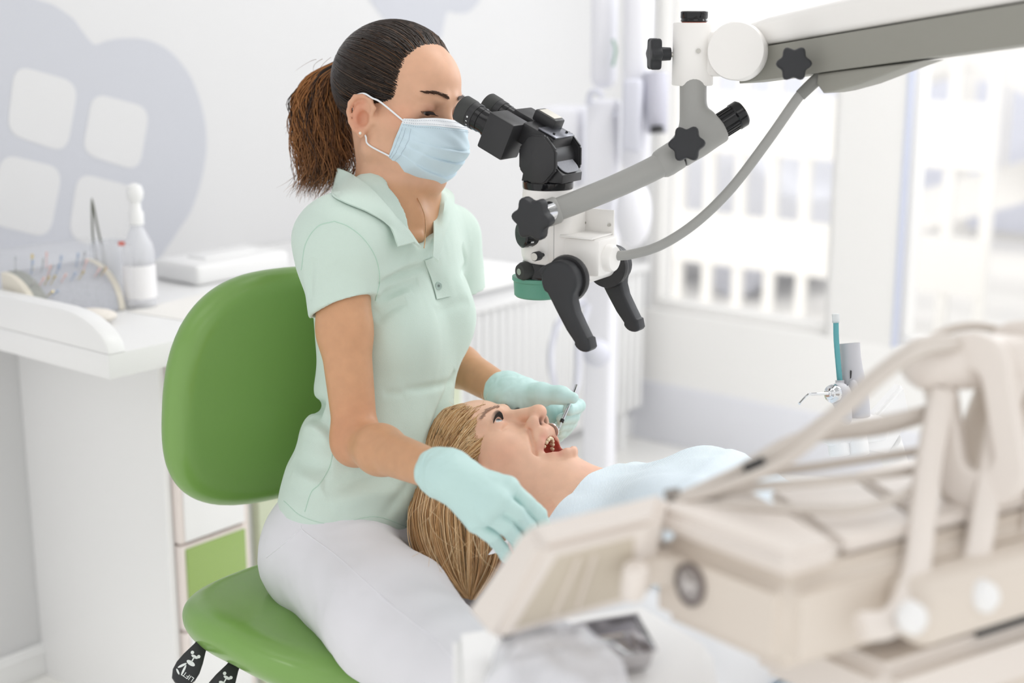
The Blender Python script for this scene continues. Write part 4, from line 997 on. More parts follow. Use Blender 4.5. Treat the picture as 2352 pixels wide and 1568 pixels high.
fs.cone(P(722, 992, 2.10), P(775, 1005, 1.98), .014, .006, k=.04)
fs.cone(P(745, 940, 1.98), P(712, 925, 2.10), .007, .006, mode='s', k=.03)
fs.cone(RS, RS+SD*.03, .0530, .0545, k=.035)
# openings: neck V, hem
fs.cone(P(935, 395, 2.055), P(955, 465, 2.015), .058, .050, mode='s', k=.004).cone(P(955, 465, 2.005), P(992, 590, 1.930), .047, .004, mode='s', k=.004)
hm = [P(648, 1152, 2.10), P(765, 1216, 1.93), P(945, 1226, 1.97)]; hn = nrm(np.cross(hm[1]-hm[0], hm[2]-hm[0])); hn = hn if hn[2] < 0 else -hn
fs.half(hm[0], hn, k=.003)
fs.ell(P(822, 1190, 2.04), (.128, .094, .07), yb(72), mode='s', k=.004)     # hollow hem
def sleeve(S0, D0, L0, r0, r1, pn, th=.0065):
    E0 = S0+D0*L0; pn = nrm(pn); ab = D0*(L0+.05)
    def fn(p):
        q = p-S0.astype(F4); t = np.clip(q@(ab/(ab@ab)).astype(F4), 0, 1); q2 = q-t[:, None]*ab.astype(F4); rr = np.sqrt((q2*q2).sum(1)); R0 = (r0+(r1-r0)*np.minimum(t*(L0+.05)/L0, 1.2)).astype(F4)
        out = rr-R0; inn = np.maximum(rr-(R0-F4(th)), (S0+D0*.035-p).astype(F4)@D0.astype(F4)); pl = (p-E0.astype(F4))@pn.astype(F4)
        return np.maximum(np.maximum(out, -inn), pl)
    fs.func(fn, S0+D0*L0*.5, L0*.6+.08, 'u', .012)
sleeve(RS+A3([-.003, 0, 0]), SD, .092, .0550, .0485, SD+A3([.26, 0, -.05]))
LD = nrm(A3([.10, .10, -1])); sleeve(LS, LD, .085, .050, .047, LD)
v, f = fs.mesh(np.minimum.reduce([RS, LS, hm[0], hm[1], hm[2]])-.10, np.maximum.reduce([NB, LS, hm[2]])+.12, .0025, 2)
n_ = vnormals(v, f); SB = bvh_of(v, f)
dsp = vnoise(v*A3([1, 1, .55]), 26, 3)*.0014+vnoise(v*A3([1.2, 1.2, .5]), 60, 5)*.0006+.0020*vnoise(v*A3([.7, .7, 1.6]), 22, 8)*ss(.98, .80, v[:, 2])
def crease(pxs, depth, w):
    """fold along a pixel polyline laid on the surface (negative = valley)"""
    global dsp
    pts = [h[0] for h in (drop(SB, *q_) for q_ in smooth_path(pxs, 5)) if h is not None]
    if len(pts) < 2: return
    best = np.full(len(v), 9.); tt = np.zeros(len(v))
    for i in range(len(pts)-1):
        a, b = pts[i], pts[i+1]; ab = b-a; t = np.clip((v-a)@ab/(ab@ab+1e-12), 0, 1); d = np.linalg.norm(v-a-t[:, None]*ab, axis=1); m = d < best; best[m] = d[m]; tt[m] = (i+t[m])/(len(pts)-1)
    dsp = dsp+1.9*depth*np.exp(-(best/w)**2)*np.sin(np.clip(tt, 0, 1)*math.pi)**.5
for pxs, dp, w in (([(866, 655), (920, 628), (985, 610)], -.0035, .007), ([(868, 640), (920, 610), (985, 592)], .0030, .008), ([(866, 690), (910, 668), (960, 645)], -.0030, .007), ([(862, 735), (895, 705), (930, 690)], -.0035, .009), ([(866, 715), (905, 688), (945, 668)], .0025, .007),
        ([(1062, 850), (1040, 920), (1012, 990), (990, 1040)], .0045, .008), ([(1045, 850), (1022, 920), (998, 985), (975, 1035)], -.0040, .008), ([(925, 895), (970, 892), (1015, 884), (1050, 872)], -.0022, .006), ([(880, 905), (930, 902)], -.0015, .006),
        ([(712, 950), (745, 975), (768, 1010)], -.0035, .008), ([(690, 985), (730, 985), (760, 1010)], .0035, .009), ([(672, 1050), (720, 1070), (762, 1068)], -.0030, .010), ([(668, 1085), (720, 1110), (745, 1112)], .0030, .010), ([(745, 1130), (820, 1100), (900, 1085)], -.0030, .012), ([(760, 1160), (850, 1135), (930, 1130)], .0030, .012), ([(880, 1190), (915, 1140), (960, 1090)], -.0025, .010),
        ([(1062, 560), (1068, 600), (1060, 640)], -.0030, .007), ([(1000, 720), (1045, 700), (1075, 690)], -.0015, .008), ([(965, 600), (1000, 650), (1010, 700)], -.0015, .01), ([(700, 760), (712, 830), (716, 900)], -.002, .009), ([(770, 600), (800, 640), (810, 680)], -.0012, .012), ([(720, 590), (712, 640), (715, 690)], -.0020, .008)):
    crease(pxs, dp, w)
v = v+n_*dsp[:, None]
SB = bvh_of(v, f)
shirt = mesh('polo_shirt', v, f, M_polo, dn, sharp=0)
def strip_on(bvh, cpx, wpx, name, material, parent, off=.0012, n=5, th=.0012, ends=None):
    """ribbon on a surface following pixel centre line, wpx wide in pixels"""
    c = smooth_path(cpx, n); t = np.gradient(c, axis=0); t /= np.linalg.norm(t, axis=1)[:, None]; nn = np.stack([-t[:, 1], t[:, 0]], 1)
    rows = []
    for i in range(len(c)):
        r_ = []
        for s_ in np.linspace(-1, 1, 5):
            h = drop(bvh, *(c[i]+nn[i]*s_*wpx/2), off)
            if h is None: r_ = None; break
            r_.append(h[0])
        if r_: rows.append(r_)
    return ribbon(rows, th, name, material, parent)
pk = strip_on(SB, [(990, 592), (1003, 630), (1012, 660), (1018, 684)], 34, 'placket', M_polo, shirt, .0016, 6, .0014)
bpos, bn = drop(SB, 1004, 656, .0035); bmt = frame(bpos, z=bn)
bt_ = MB().lathe([(.0035, -.001), (.0056, -.0006), (.0058, .0004), (.0050, .0010), (.0040, .0004), (.0005, .0004)], bmt, 24).build('button', mat('grey_button', (170, 190, 182), .25), shirt)
for k in range(4): MB().cyl(xf(bmt, [(.0012*math.cos(k*1.57+.78), .0012*math.sin(k*1.57+.78), .0003)])[0], xf(bmt, [(.0012*math.cos(k*1.57+.78), .0012*math.sin(k*1.57+.78), .0007)])[0], .0006, seg=8).build('buttonhole', M_blk, bt_)
# seams
M_seam = mat('mint_seam', (184, 214, 198), rough=.8)
def seam(pxs, name='seam', r=.0006, mt=None, off=.0002):
    pts = [h[0] for h in (drop(SB, *q, off) for q in smooth_path(pxs, 8)) if h is not None]
    if len(pts) > 3: MB().tube(pts, r, 5).build(name, mt or M_seam, shirt)
seam([(768, 508), (800, 520), (835, 548), (862, 590), (872, 640), (862, 690)]); seam([(768, 508), (730, 520), (702, 560), (692, 620)])
seam([(765, 1030), (758, 1070), (735, 1110), (715, 1130), (700, 1175)]); seam([(652, 1150), (695, 1186), (765, 1203), (860, 1186), (935, 1210)], 'hem_stitch', .0004)

# collar: two leaves laid over shirt and neck, folded at the top edge
def leaf(top, out, name, lift=.009, tip=.006, nt_=8):
    T = smooth_path(top, 6); O_ = smooth_path(out, 6); rows = []
    for t in np.linspace(0, 1, nt_):
        r_ = []
        for i in range(len(T)):
            q_ = T[i]*(1-t)+O_[i]*t; dd = q_[2]; h = drop(SB, q_[0], q_[1])
            if h is not None:
                ds = (h[0]-CC)@CF; dd = min(dd, ds-(tip+(lift)*math.sin(t*math.pi)*.6+(1-t)*.004)) if ds-dd < .05 else dd
            r_.append(P(q_[0], q_[1], dd))
        rows.append(r_)
    rows = np.array(rows); k_ = rows.copy(); k_[1:-1, 1:-1] = (rows[1:-1, 1:-1]*2+rows[:-2, 1:-1]+rows[2:, 1:-1]+rows[1:-1, :-2]+rows[1:-1, 2:])/6
    return ribbon(k_, .0026, name, M_polo, shirt)
near_top = [(800, 385, 2.150), (776, 386, 2.095), (806, 400, 2.030), (852, 434, 1.980), (904, 492, 1.945), (952, 556, 1.925)]
near_out = [(768, 425, 2.160), (764, 446, 2.085), (792, 464, 1.995), (848, 488, 1.945), (896, 522, 1.915), (914, 566, 1.908)]
leaf(near_top, near_out, 'collar_leaf')
ins = [(826, 424, 2.16), (812, 430, 2.105), (842, 444, 2.035), (880, 472, 1.99), (928, 515, 1.958), (966, 568, 1.937)]
def stand(top, ins_, name):
    T = smooth_path([P(*q_) for q_ in top], 6); I_ = smooth_path([P(*q_) for q_ in ins_], 6); return ribbon([T*(1-t)+I_*t for t in np.linspace(0, 1, 5)], .0022, name, M_polo, shirt)
stand(near_top, ins, 'collar_stand')
far_top = [(880, 395, 2.20), (935, 402, 2.19), (975, 428, 2.15), (988, 465, 2.085), (996, 525, 2.00), (994, 590, 1.938)]
far_out = [(900, 415, 2.23), (970, 408, 2.24), (1014, 428, 2.21), (1043, 456, 2.13), (1022, 540, 2.00), (1006, 600, 1.935)]
leaf(far_top, far_out, 'collar_leaf')
nk = smooth_path([P(958, 455, 1.995), P(968, 475, 1.985), P(976, 500, 1.972), P(977, 540, 1.955), P(974, 570, 1.95)], 6)
MB().tube(nk, .0007, 6).build('necklace', mat('gold', (214, 170, 130), .25, 1), dn)
# ---- trousers
M_trs = mat('white_trouser_cotton', (224, 224, 229), rough=.8, bump=.15, bscale=1200, bdist=.0004)
RH = P(758, 1285, 2.00); RK = P(1085, 1590, 1.64); LH = P(860, 1240, 2.10); LK = P(1200, 1480, 1.86); RF = A3([RK[0]-.02, RK[1]+.12, .09]); LF = A3([LK[0]+.02, LK[1]+.10, .09])
ft = Field(); ft.ell(P(806, 1205, 2.04), (.135, .100, .100), yb(72), k=.04).ell(P(748, 1265, 2.03), (.100, .084, .082), yb(60), k=.04)
ft.chain([RH, RH*.5+RK*.5, RK], [.088, .082, .064], k=.03).chain([LH, LH*.5+LK*.5, LK], [.088, .078, .062], k=.03)
ft.chain([RK, RF], [.062, .045], k=.02).chain([LK, LF], [.062, .045], k=.02)
for a_, b_, r_ in (((628, 1290, 1.99), (700, 1222, 1.945), .0035), ((690, 1245, 1.95), (770, 1215, 1.92), .004), ((640, 1250, 2.02), (668, 1200, 2.0), .003)):
    ft.cone(P(*a_), P(*b_), r_, r_*.6, mode='s', k=.012)
v, f = ft.mesh(np.minimum.reduce([RH, LH, RK, LK, RF, LF])-.13, np.maximum.reduce([RH, LH, RK, LK, RF])+.13, .0045, 2)
n_ = vnormals(v, f); v = v+n_*(vnoise(v*A3([1, 1, 1.4]), 30, 9)*.0013+vnoise(v, 70, 2)*.0006)[:, None]
trs = mesh('trousers', v, f, M_trs, dn, sharp=0); TB = bvh_of(v, f)
for pxs in ([(690, 1205), (700, 1222), (780, 1282), (900, 1390), (1000, 1470), (1060, 1540)], [(612, 1280), (650, 1250), (690, 1215)]):
    pts = [h[0] for h in (drop(TB, *q_, .0002) for q_ in smooth_path(pxs, 8)) if h is not None]; MB().tube(pts, .0007, 5).build('seam', mat('trouser_seam', (230, 230, 235), .8), trs)
for K, F0 in ((RF, RF), (LF, LF)):
    fsx = Field(); fsx.chain([A3([F0[0], F0[1]+.03, .045]), A3([F0[0]+.05, F0[1]-.10, .035]), A3([F0[0]+.07, F0[1]-.15, .03])], [.043, .04, .03], k=.02).half((0, 0, 0.002), (0, 0, -1))
    v, f = fsx.mesh(A3([F0[0]-.08, F0[1]-.22, -.01]), A3([F0[0]+.14, F0[1]+.1, .12]), .005, 1); mesh('shoe', v, f, M_white, dn, sharp=0)
# ---- gloves
M_glove = mat('mint_glove_latex', (196, 226, 223), rough=.48, spec=.45, bump=.2, bscale=120, bdist=.0012)
def glove(fg, name, lo, hi, creases, cuff):
    v, f = fg.mesh(lo, hi, .0016, 1); n_ = vnormals(v, f)
    d = vnoise(v, 140, 4)*.0005+vnoise(v, 60, 6)*.0006
    cw_ = np.exp(-((v-cuff)**2).sum(1)/.035**2); d = d+cw_*(.0011*np.sin(v@creases*420+5*vnoise(v, 60, 9))+.0014*vnoise(v, 90, 7)); v = v+n_*d[:, None]
    return mesh(name, v, f, M_glove, dn, sharp=0)
g = Field(); wd = nrm(RW-RE)
pI, pM, pR_, pL = P(1168, 1118, 1.660), P(1144, 1150, 1.640), P(1118, 1178, 1.642), P(1092, 1202, 1.658)
g.chain([RW-wd*.012, RW+wd*.010], [.0298, .0262], k=.01); g.cone(RW+wd*.01, RW+wd*.03, .0250, .0240, k=.02)
for q_, r_ in ((pI, .0135), (pM, .0140), (pR_, .0135), (pL, .0122)): g.cone(RW+wd*.014, q_, .0195, r_, k=.016)
for kn, tips, r_ in ((pI, [(1205, 1150, 1.665), (1238, 1180, 1.695), (1252, 1212, 1.715)], .0094), (pM, [(1186, 1178, 1.650), (1214, 1208, 1.685), (1224, 1242, 1.705)], .0096), (pR_, [(1160, 1208, 1.648), (1186, 1238, 1.682), (1196, 1268, 1.702)], .0092), (pL, [(1130, 1232, 1.655), (1152, 1258, 1.682), (1164, 1280, 1.70)], .0084)):
    ch = [kn]+[P(*t) for t in tips]; g.chain(ch, [r_*1.22, r_*1.05, r_*.98, r_*.86], k=.0015)
g.chain([RW+wd*.02+A3([.01, .03, -.01]), P(1130, 1135, 1.72), P(1185, 1190, 1.735), P(1222, 1222, 1.735)], [.018, .0155, .012, .0095], k=.012)
g.cone(RW-wd*.06, RW-wd*.012, .0240, .0240, mode='s', k=.002)
glove(g, 'glove', np.minimum.reduce([RW, P(1098, 1290, 1.63)])-.06, np.maximum.reduce([RW, P(1260, 1100, 1.74)])+.06, wd, RW)
g = Field(); wd = nrm(LW-LE)
g.chain([LW-wd*.016, LW+wd*.012], [.0300, .0265], k=.01)
g.chain([LW, P(1212, 926, 2.075), P(1262, 950, 2.095)], [.0255, .0300, .0235], k=.02); g.cone(LW, P(1238, 968, 2.115), .024, .0215, k=.02)
g.chain([P(1190, 915, 2.06), P(1242, 906, 2.035), P(1286, 907, 2.022), P(1316, 914, 2.015)], [.0195, .0155, .0112, .0082], k=.012)
for ch, r_ in (([(1272, 940, 2.105), (1318, 945, 2.085), (1329, 932, 2.055), (1306, 941, 2.022)], .0098), ([(1266, 956, 2.115), (1308, 970, 2.095), (1316, 957, 2.06), (1291, 962, 2.032)], .0098), ([(1258, 968, 2.12), (1298, 986, 2.10), (1306, 974, 2.065), (1284, 978, 2.042)], .0092), ([(1248, 976, 2.12), (1282, 1000, 2.10), (1292, 994, 2.075), (1284, 990, 2.055)], .0082)):
    g.chain([P(*q_) for q_ in ch], [r_*1.25, r_*1.1, r_, r_*.88], k=.003)
g.cone(LW-wd*.06, LW-wd*.014, .0240, .0240, mode='s', k=.002)
glove(g, 'glove', np.minimum(LW, P(1340, 1010, 2.02))-.06, np.maximum(LW, P(1340, 890, 2.12))+.05, wd, LW)
# dental mirror in the left hand
M_mirr = mat('mirror_face', (214, 220, 224), rough=.05, metal=1)
dmr = thing('dental_mirror', 'chrome dental mirror held in the far gloved hand at the open mouth', 'dental mirror', P(1268, 988, 1.985))
h0, h1, h2, h3 = P(1324, 884, 2.035), P(1306, 932, 2.015), P(1291, 966, 2.0), P(1284, 984, 1.992)
MB().tube([h0, h1, h2], .0024, 10).build('handle', M_chrome, dmr); MB().tube(smooth_path([h2, h3, P(1277, 987, 1.990)], 4), .0012, 8).build('neck', M_chrome, dmr)
MB().lathe([(.0030, -.002), (.0030, .002)], frame(h2, z=h1-h2), 12).build('collar', M_blkg, dmr)
mn = nrm(A3([-.50, -.80, -.20])); mc = P(1268, 987, 1.985)
MB().lathe([(.0098, -.0012), (.0108, -.0008), (.0108, .0008), (.0098, .0010)], frame(mc, z=mn), 32).build('rim', M_chrome, dmr); MB().lathe([(.0097, .0011), (.001, .0012)], frame(mc, z=mn), 32).build('mirror_face', M_mirr, dmr)
# ================================================================== PATIENT
pM = rot_person(R_(89.03), R_(68.86), R_(-29.29)); pO = P(1127, 1070.7, 2.013)
pt = thing('person', 'reclined blond patient with wide open mouth under a pale blue bib', 'person', A3([P(1450, 1150, 1.92)[0], P(1450, 1150, 1.92)[1], .62]))
fp = Field(); L2 = Loc(fp, pM, pO, .93)
J = head_base(L2, jaw=27, nose=1.22)
L2.ell(J((0, .074, -.094)), (.024, .018, .018), k=.02); L2.cone(J((.030, .045, -.100)), J((-.030, .045, -.100)), .018, .018, k=.03)
# fuller cheeks and under-chin
L2.sym('ell', (.040, .040, -.060), (.022, .026, .032), k=.03); L2.ell((0, .035, -.118), (.046, .036, .030), k=.035)
L2.ell((0, .068, -.052), (.028, .026, .016), k=.016)
for sx in (1, -1): eye_lids(L2, sx, .0002, .0042)
# mouth: lips ring, cavity
up = [(-.030, .056, -.083), (-.023, .077, -.071), (-.011, .0905, -.0630), (0, .0935, -.0612), (.011, .0905, -.0630), (.023, .077, -.071), (.030, .056, -.083)]
lo_ = [(-.030, .056, -.083), (-.024, .070, -.098), (-.012, .0805, -.1080), (0, .0830, -.1100), (.012, .0805, -.1080), (.024, .070, -.098), (.030, .056, -.083)]
L2.chain(up, [.0045, .0056, .0062, .0060, .0062, .0056, .0045], k=.007); L2.chain(lo_, [.0045, .0060, .0070, .0072, .0070, .0060, .0045], k=.007)
L2.ell((0, .060, -.0855), (.0275, .052, .0215), mode='s', k=.004, rot=np.array(Matrix.Rotation(R_(-14), 3, 'X')))
# folds: nasolabial, marionette, chin crease, neck crease, crow's feet
L2.sym('cone', (.021, .087, -.046), (.038, .064, -.074), .0004, .0006, mode='s', k=.012); L2.sym('cone', (.038, .064, -.074), (.038, .052, -.098), .0006, .0002, mode='s', k=.011)
L2.sym('cone', J((.026, .060, -.107)), J((0, .078, -.116)), .0016, .0016, mode='s', k=.006); L2.sym('cone', J((.026, .060, -.107)), J((.045, .030, -.098)), .0016, .001, mode='s', k=.006)
for dz in (-.006, 0, .006): L2.sym('cone', (.050, .058, -.002+dz*.6), (.062, .042, -.004+dz*2), .0005, .0004, mode='s', k=.003)
L2.sym('cone', (.022, .086, -.0135), (.042, .071, -.0145), .0007, .0006, mode='s', k=.005)
ear(L2, 1); ear(L2, -1)
# neck, shoulders, chest
pu = nrm(A3([.86, -.50, -.02])); plat = nrm(np.cross(pu, ZZ)); plat = plat if plat[1] < 0 else -plat; pz = np.cross(plat, pu); pz = pz if pz[2] > 0 else -pz
N0 = L2.p((0, -.012, -.070)); N1 = P(1300, 1190, 1.965)
fp.cone(N0, N1, .052, .056, k=.04)
for a_, b_ in (((1236, 1108, 1.935), (1290, 1150, 1.925)), ((1205, 1120, 1.93), (1270, 1165, 1.92))): fp.cone(P(*a_), P(*b_), .0016, .0014, mode='s', k=.010)
TC = N1+pu*.20-pz*.01
PB3 = np.stack([plat, pu, pz], 1)
fp.ell(TC, (.160, .230, .092), PB3, k=.05); fp.cone(N1+pu*.05+plat*.13-pz*.015, N1+pu*.05-plat*.13-pz*.015, .055, .055, k=.05)
v, f = fp.mesh(np.minimum.reduce([pO, N1, TC])-.16, np.maximum.reduce([pO, N1, TC])+.16, .0019, 1)
q = L2.inv(v); col = np.tile(L3((233, 190, 164)), (len(v), 1))
tint((222, 150, 124), .50*blob((.050, .045, -.040), (.022, .022, .022))); tint((216, 140, 118), .5*blob((0, .108, -.042), (.012, .014, .012))); tint((222, 152, 132), .5*blob((.012, .095, -.047), (.012, .012, .008)))
tint((224, 158, 132), .35*blob((0, .080, -.150), (.03, .03, .02))); tint((222, 160, 134), .35*ss(-.12, -.17, q[:, 2])*(q[:, 1] < .03))
def near_chain(ch): 
    best = np.full(len(v), 9.); cp_ = np.array(ch)
    for i in range(len(cp_)-1):
        a, b = cp_[i], cp_[i+1]; t = np.clip((q-a)@(b-a)/((b-a)@(b-a)), 0, 1); best = np.minimum(best, np.linalg.norm(q-a-t[:, None]*(b-a), axis=1))
    return best
dl = np.minimum(near_chain(up), near_chain(lo_)); tint((206, 124, 112), .75*ss(.0095, .0055, dl))
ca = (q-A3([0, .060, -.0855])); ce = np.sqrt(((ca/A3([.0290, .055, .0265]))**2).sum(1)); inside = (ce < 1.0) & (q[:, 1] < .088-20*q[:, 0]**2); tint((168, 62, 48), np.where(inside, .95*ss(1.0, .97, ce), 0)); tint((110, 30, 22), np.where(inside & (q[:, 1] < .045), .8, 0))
for sx in (1, -1):
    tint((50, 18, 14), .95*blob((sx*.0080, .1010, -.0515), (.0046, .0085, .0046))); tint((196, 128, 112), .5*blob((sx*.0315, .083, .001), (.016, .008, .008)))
mesh('body', v, f, M_skin, pt, sharp=0, colors=col)
eyeball('eye', L2, 1, (0.05, .97, .22), pt, L3((120, 128, 132))); eyeball('eye', L2, -1, (.05, .97, .22), pt, L3((120, 128, 132)))
for sx in (1, -1):
    S = Strands(3)
    for k in range(34):
        t = k/33.; x = -.0140+.028*t; y0 = .0705+math.sqrt(max(0, .0140**2-x*x*.80)); z0 = .0012+.0036*(1-(2*t-1)**2)
        a = L2.pts([(sx*(.0315+x), y0, z0), (sx*(.0315+x*1.15), y0+.0045, z0+.002), (sx*(.0315+x*1.3), y0+.0085, z0+.0065)]); S.add(smooth_path(a, 3), .00050, .00012, (.012, .008, .007))
    S.build('eyelashes', M_lash, pt)
    S = Strands(3)
    for k in range(110):
        t = rs.rand(); x = .011+.036*t; z = .0195+.0075*math.sin(min(1, t*1.2)*1.9)-.005*t+rs.randn()*.0012; y = .0955-.40*max(0, x-.010)-.3*max(0, x-.03)
        S.add(L2.pts([(sx*x, y, z), (sx*(x+.004), y-.0014, z+.0008), (sx*(x+.007), y-.0030, z+.0008)]), .0004, .0002, L3((176, 142, 122)))
    S.build('eyebrow', M_hair, pt)
# teeth and tongue
M_tooth = mat('ivory_enamel', (238, 224, 190), rough=.18, spec=.6)
def arch(k, n, wx, y0, dy): a = (k+.5)/n*2-1; return a*wx, y0-dy*a*a
for k in range(12):
    x, y = arch(k, 12, .0245, .085, .034); xa, ya = arch(k+.5, 12, .0245, .085, .034)
    tg_ = nrm(A3([xa-x, ya-y, 0])); m3 = np.stack([tg_, A3([-tg_[1], tg_[0], 0]), ZZ], 1); mm = Matrix.Identity(4); W3 = L2.M@m3; o_ = L2.p((x, y, -.0705-.16*abs(x)))
    for i in range(3):
        for j in range(3): mm[j][i] = W3[j][i]
        mm[i][3] = o_[i]
    MB().box((.0050, .0046, .0090), mm, .0016, 3).build('tooth', M_tooth, pt)
    x, y = arch(k, 12, .0225, .0745, .030); o_ = L2.p((x, y, -.1015+.22*abs(x)))
    for i in range(3): mm[i][3] = o_[i]
    MB().box((.0044, .0042, .0078), mm, .0015, 3).build('tooth', M_tooth, pt)
ft_ = Field(); L4 = Loc(ft_, pM, pO, .93); L4.ell((0, .048, -.0985), (.0185, .026, .0090), k=.005); L4.ell((0, .034, -.093), (.017, .02, .011), k=.01)
v, f = ft_.mesh(L4.p((0, .046, -.1))-.04, L4.p((0, .046, -.1))+.04, .0018, 1); mesh('tongue', v, f, mat('tongue_pink', (205, 112, 104), rough=.2, spec=.7, sss=.1), pt, sharp=0)
# ---- hair
PB2 = cast_skull(L2, 1000, 1125)
hln = [(1116, 934), (1106, 950), (1102, 975), (1106, 1005), (1112, 1035), (1108, 1065), (1108, 1095), (1112, 1125)]
nd = [cast_skull(L2, *q_, .004) for q_ in hln]; nd += [nrm(A3([.9, .12, -.75])), nrm(A3([.5, -.6, -1.0]))]
alld = nd+[A3([-d[0], d[1], d[2]]) for d in nd]+[nrm(A3([0, -.75, -1.05])), nrm(A3([0, nd[0][1]+.02, nd[0][2]]))]
f1 = nrm(np.cross(PB2, A3([.2, .3, .9]))); f2 = np.cross(PB2, f1)
pol = sorted([(math.atan2(d@f2, d@f1), math.acos(max(-1, min(1, d@PB2)))) for d in alld]); pc = np.array([p_[0] for p_ in pol]); tc_ = np.array([p_[1] for p_ in pol])
pc = np.concatenate([[pc[-1]-2*math.pi], pc, [pc[0]+2*math.pi]]); tc_ = np.concatenate([[tc_[-1]], tc_, [tc_[0]]])
def hp2(ph, u, off):
    th = np.interp(ph, pc, tc_)*u; d = np.cos(th)[..., None]*PB2+np.sin(th)[..., None]*(np.cos(ph)[..., None]*f1+np.sin(ph)[..., None]*f2); return L2.pts(SKC+d*(SKR+np.asarray(off)[..., None]))
PHg, Ug = np.meshgrid(np.linspace(-math.pi, math.pi, 97), np.linspace(.01, 1, 36), indexing='ij')
G = hp2(PHg, Ug, .011*np.minimum(1, (1-Ug)*4+.02)-.0015); nI, nJ = G.shape[:2]
ff = np.array([(i*nJ+j, i*nJ+j+1, (i+1)*nJ+j+1, (i+1)*nJ+j) for i in range(nI-1) for j in range(nJ-1)])
hair2 = mesh('hair', G.reshape(-1, 3), ff, M_hair, pt, sharp=0, colors=np.tile(L3((176, 134, 88)), (nI*nJ, 1)))
blond = [L3((226, 192, 146)), L3((206, 166, 116)), L3((178, 134, 88)), L3((238, 212, 172)), L3((150, 106, 66))]
S = Strands(3)
for k in range(2600):
    ph = rs.uniform(-math.pi, math.pi); u0 = min(max(1.02-abs(rs.randn())*.28, .15), 1.05); n = 11; u = np.linspace(u0, .03, n)
    phv = ph+.16*np.sin(np.linspace(0, 2.5, n)+rs.rand()*6)*rs.rand()
    off = .0105*np.minimum(1, (1-np.minimum(u, 1))*4+.05)+rs.uniform(-.0004, .0028)*np.minimum(1, (1-np.minimum(u, 1))*6+.1)
    S.add(hp2(phv, u, off), .0003+.0006*rs.rand(), .0008, blond[rs.choice(5, p=[.3, .3, .15, .2, .05])], blond[rs.choice(5, p=[.25, .35, .25, .1, .05])])
for k in range(700):   # fine baby hair over the hairline
    ph = rs.uniform(-math.pi, math.pi); n = 8; u = np.linspace(1.0+abs(rs.randn())*.05, .72, n); phv = ph+.12*np.sin(np.linspace(0, 2, n)+rs.rand()*6)*rs.randn()
    off = .003+.0085*np.minimum(1, np.maximum(0, 1-u)*4)+rs.uniform(0, .003)
    S.add(hp2(phv, u, off), .0002, .00045, blond[rs.choice([0, 1, 3])], blond[rs.choice([0, 1, 3])])
for k in range(46):   # flyaway wisps along the top
    s0 = hp2(np.array([rs.uniform(-math.pi, math.pi)]), np.array([rs.uniform(.5, 1)]), np.array([.010]))[0]; d = nrm(rs.randn(3)+A3([0, 0, 1.2])); t = np.linspace(0, 1, 8)[:, None]; S.add(s0+d*rs.uniform(.008, .028)*t+nrm(rs.randn(3))*.006*t**2, .00025, .0001, blond[3])
S.build('combed_strands', M_hair, hair2)
S = Strands(4)
Lb = smooth_path([(966, 1085), (952, 1140), (946, 1190), (958, 1255), (995, 1315), (1062, 1372)], 6); Rb = smooth_path([(1120, 1085), (1142, 1140), (1150, 1190), (1148, 1250), (1128, 1310), (1088, 1378)], 6)
CLW = [(rs.rand(), rs.rand()*6.28, rs.uniform(1.5, 5), rs.uniform(4, 8), rs.uniform(-.10, .10), rs.rand()) for _ in range(70)]
for k in range(2300):
    c_ = CLW[rs.randint(70)]; a = c_[0]+rs.randn()*.022; a2 = a+c_[4]+rs.randn()*.03; dep = .6*c_[5]+.4*rs.rand(); end = min(1, rs.uniform(.72, 1.08)); n = max(10, int(len(Lb)*end)); pts = []
    i0 = 0 if rs.rand() < .8 else rs.randint(0, 6); ph_ = rs.randn()*.25
    for i in range(i0, n):
        t = i/(len(Lb)-1.); w_ = a*(1-t)+a2*t; x = Lb[i, 0]*(1-w_)+Rb[i, 0]*w_+c_[2]*math.sin(t*c_[3]+c_[1]+ph_)*min(1, t*3); y = Lb[i, 1]*(1-a)+Rb[i, 1]*a
        bulge = math.sin(min(max(a, 0), 1)*math.pi)*.035; dd = 1.970-.02*min(1, t*3)-.175*t**1.3-bulge*(1-.6*t)+dep*.05
        pts.append(P(x, y, dd))
    if len(pts) < 5: continue
    S.add(pts, .0005+.0006*rs.rand(), .0004, blond[rs.choice(5, p=[.30, .32, .18, .17, .03])], blond[rs.choice(5, p=[.14, .3, .31, .10, .15])])
for k in range(36):
    a = rs.rand(); i0 = rs.randint(2, 20); q_ = P(Lb[i0, 0]*(1-a)+Rb[i0, 0]*a, Lb[i0, 1]*(1-a)+Rb[i0, 1]*a, 1.885-.15*i0/30); t = np.linspace(0, 1, 10)[:, None]
    S.add(q_+nrm(A3([rs.randn()*.7, rs.randn()*.3-.3, -1]))*rs.uniform(.03, .08)*t+nrm(rs.randn(3))*.012*np.sin(t*3.1), .00025, .00012, blond[rs.choice([0, 3])])
S.build('loose_hair', M_hair, hair2)
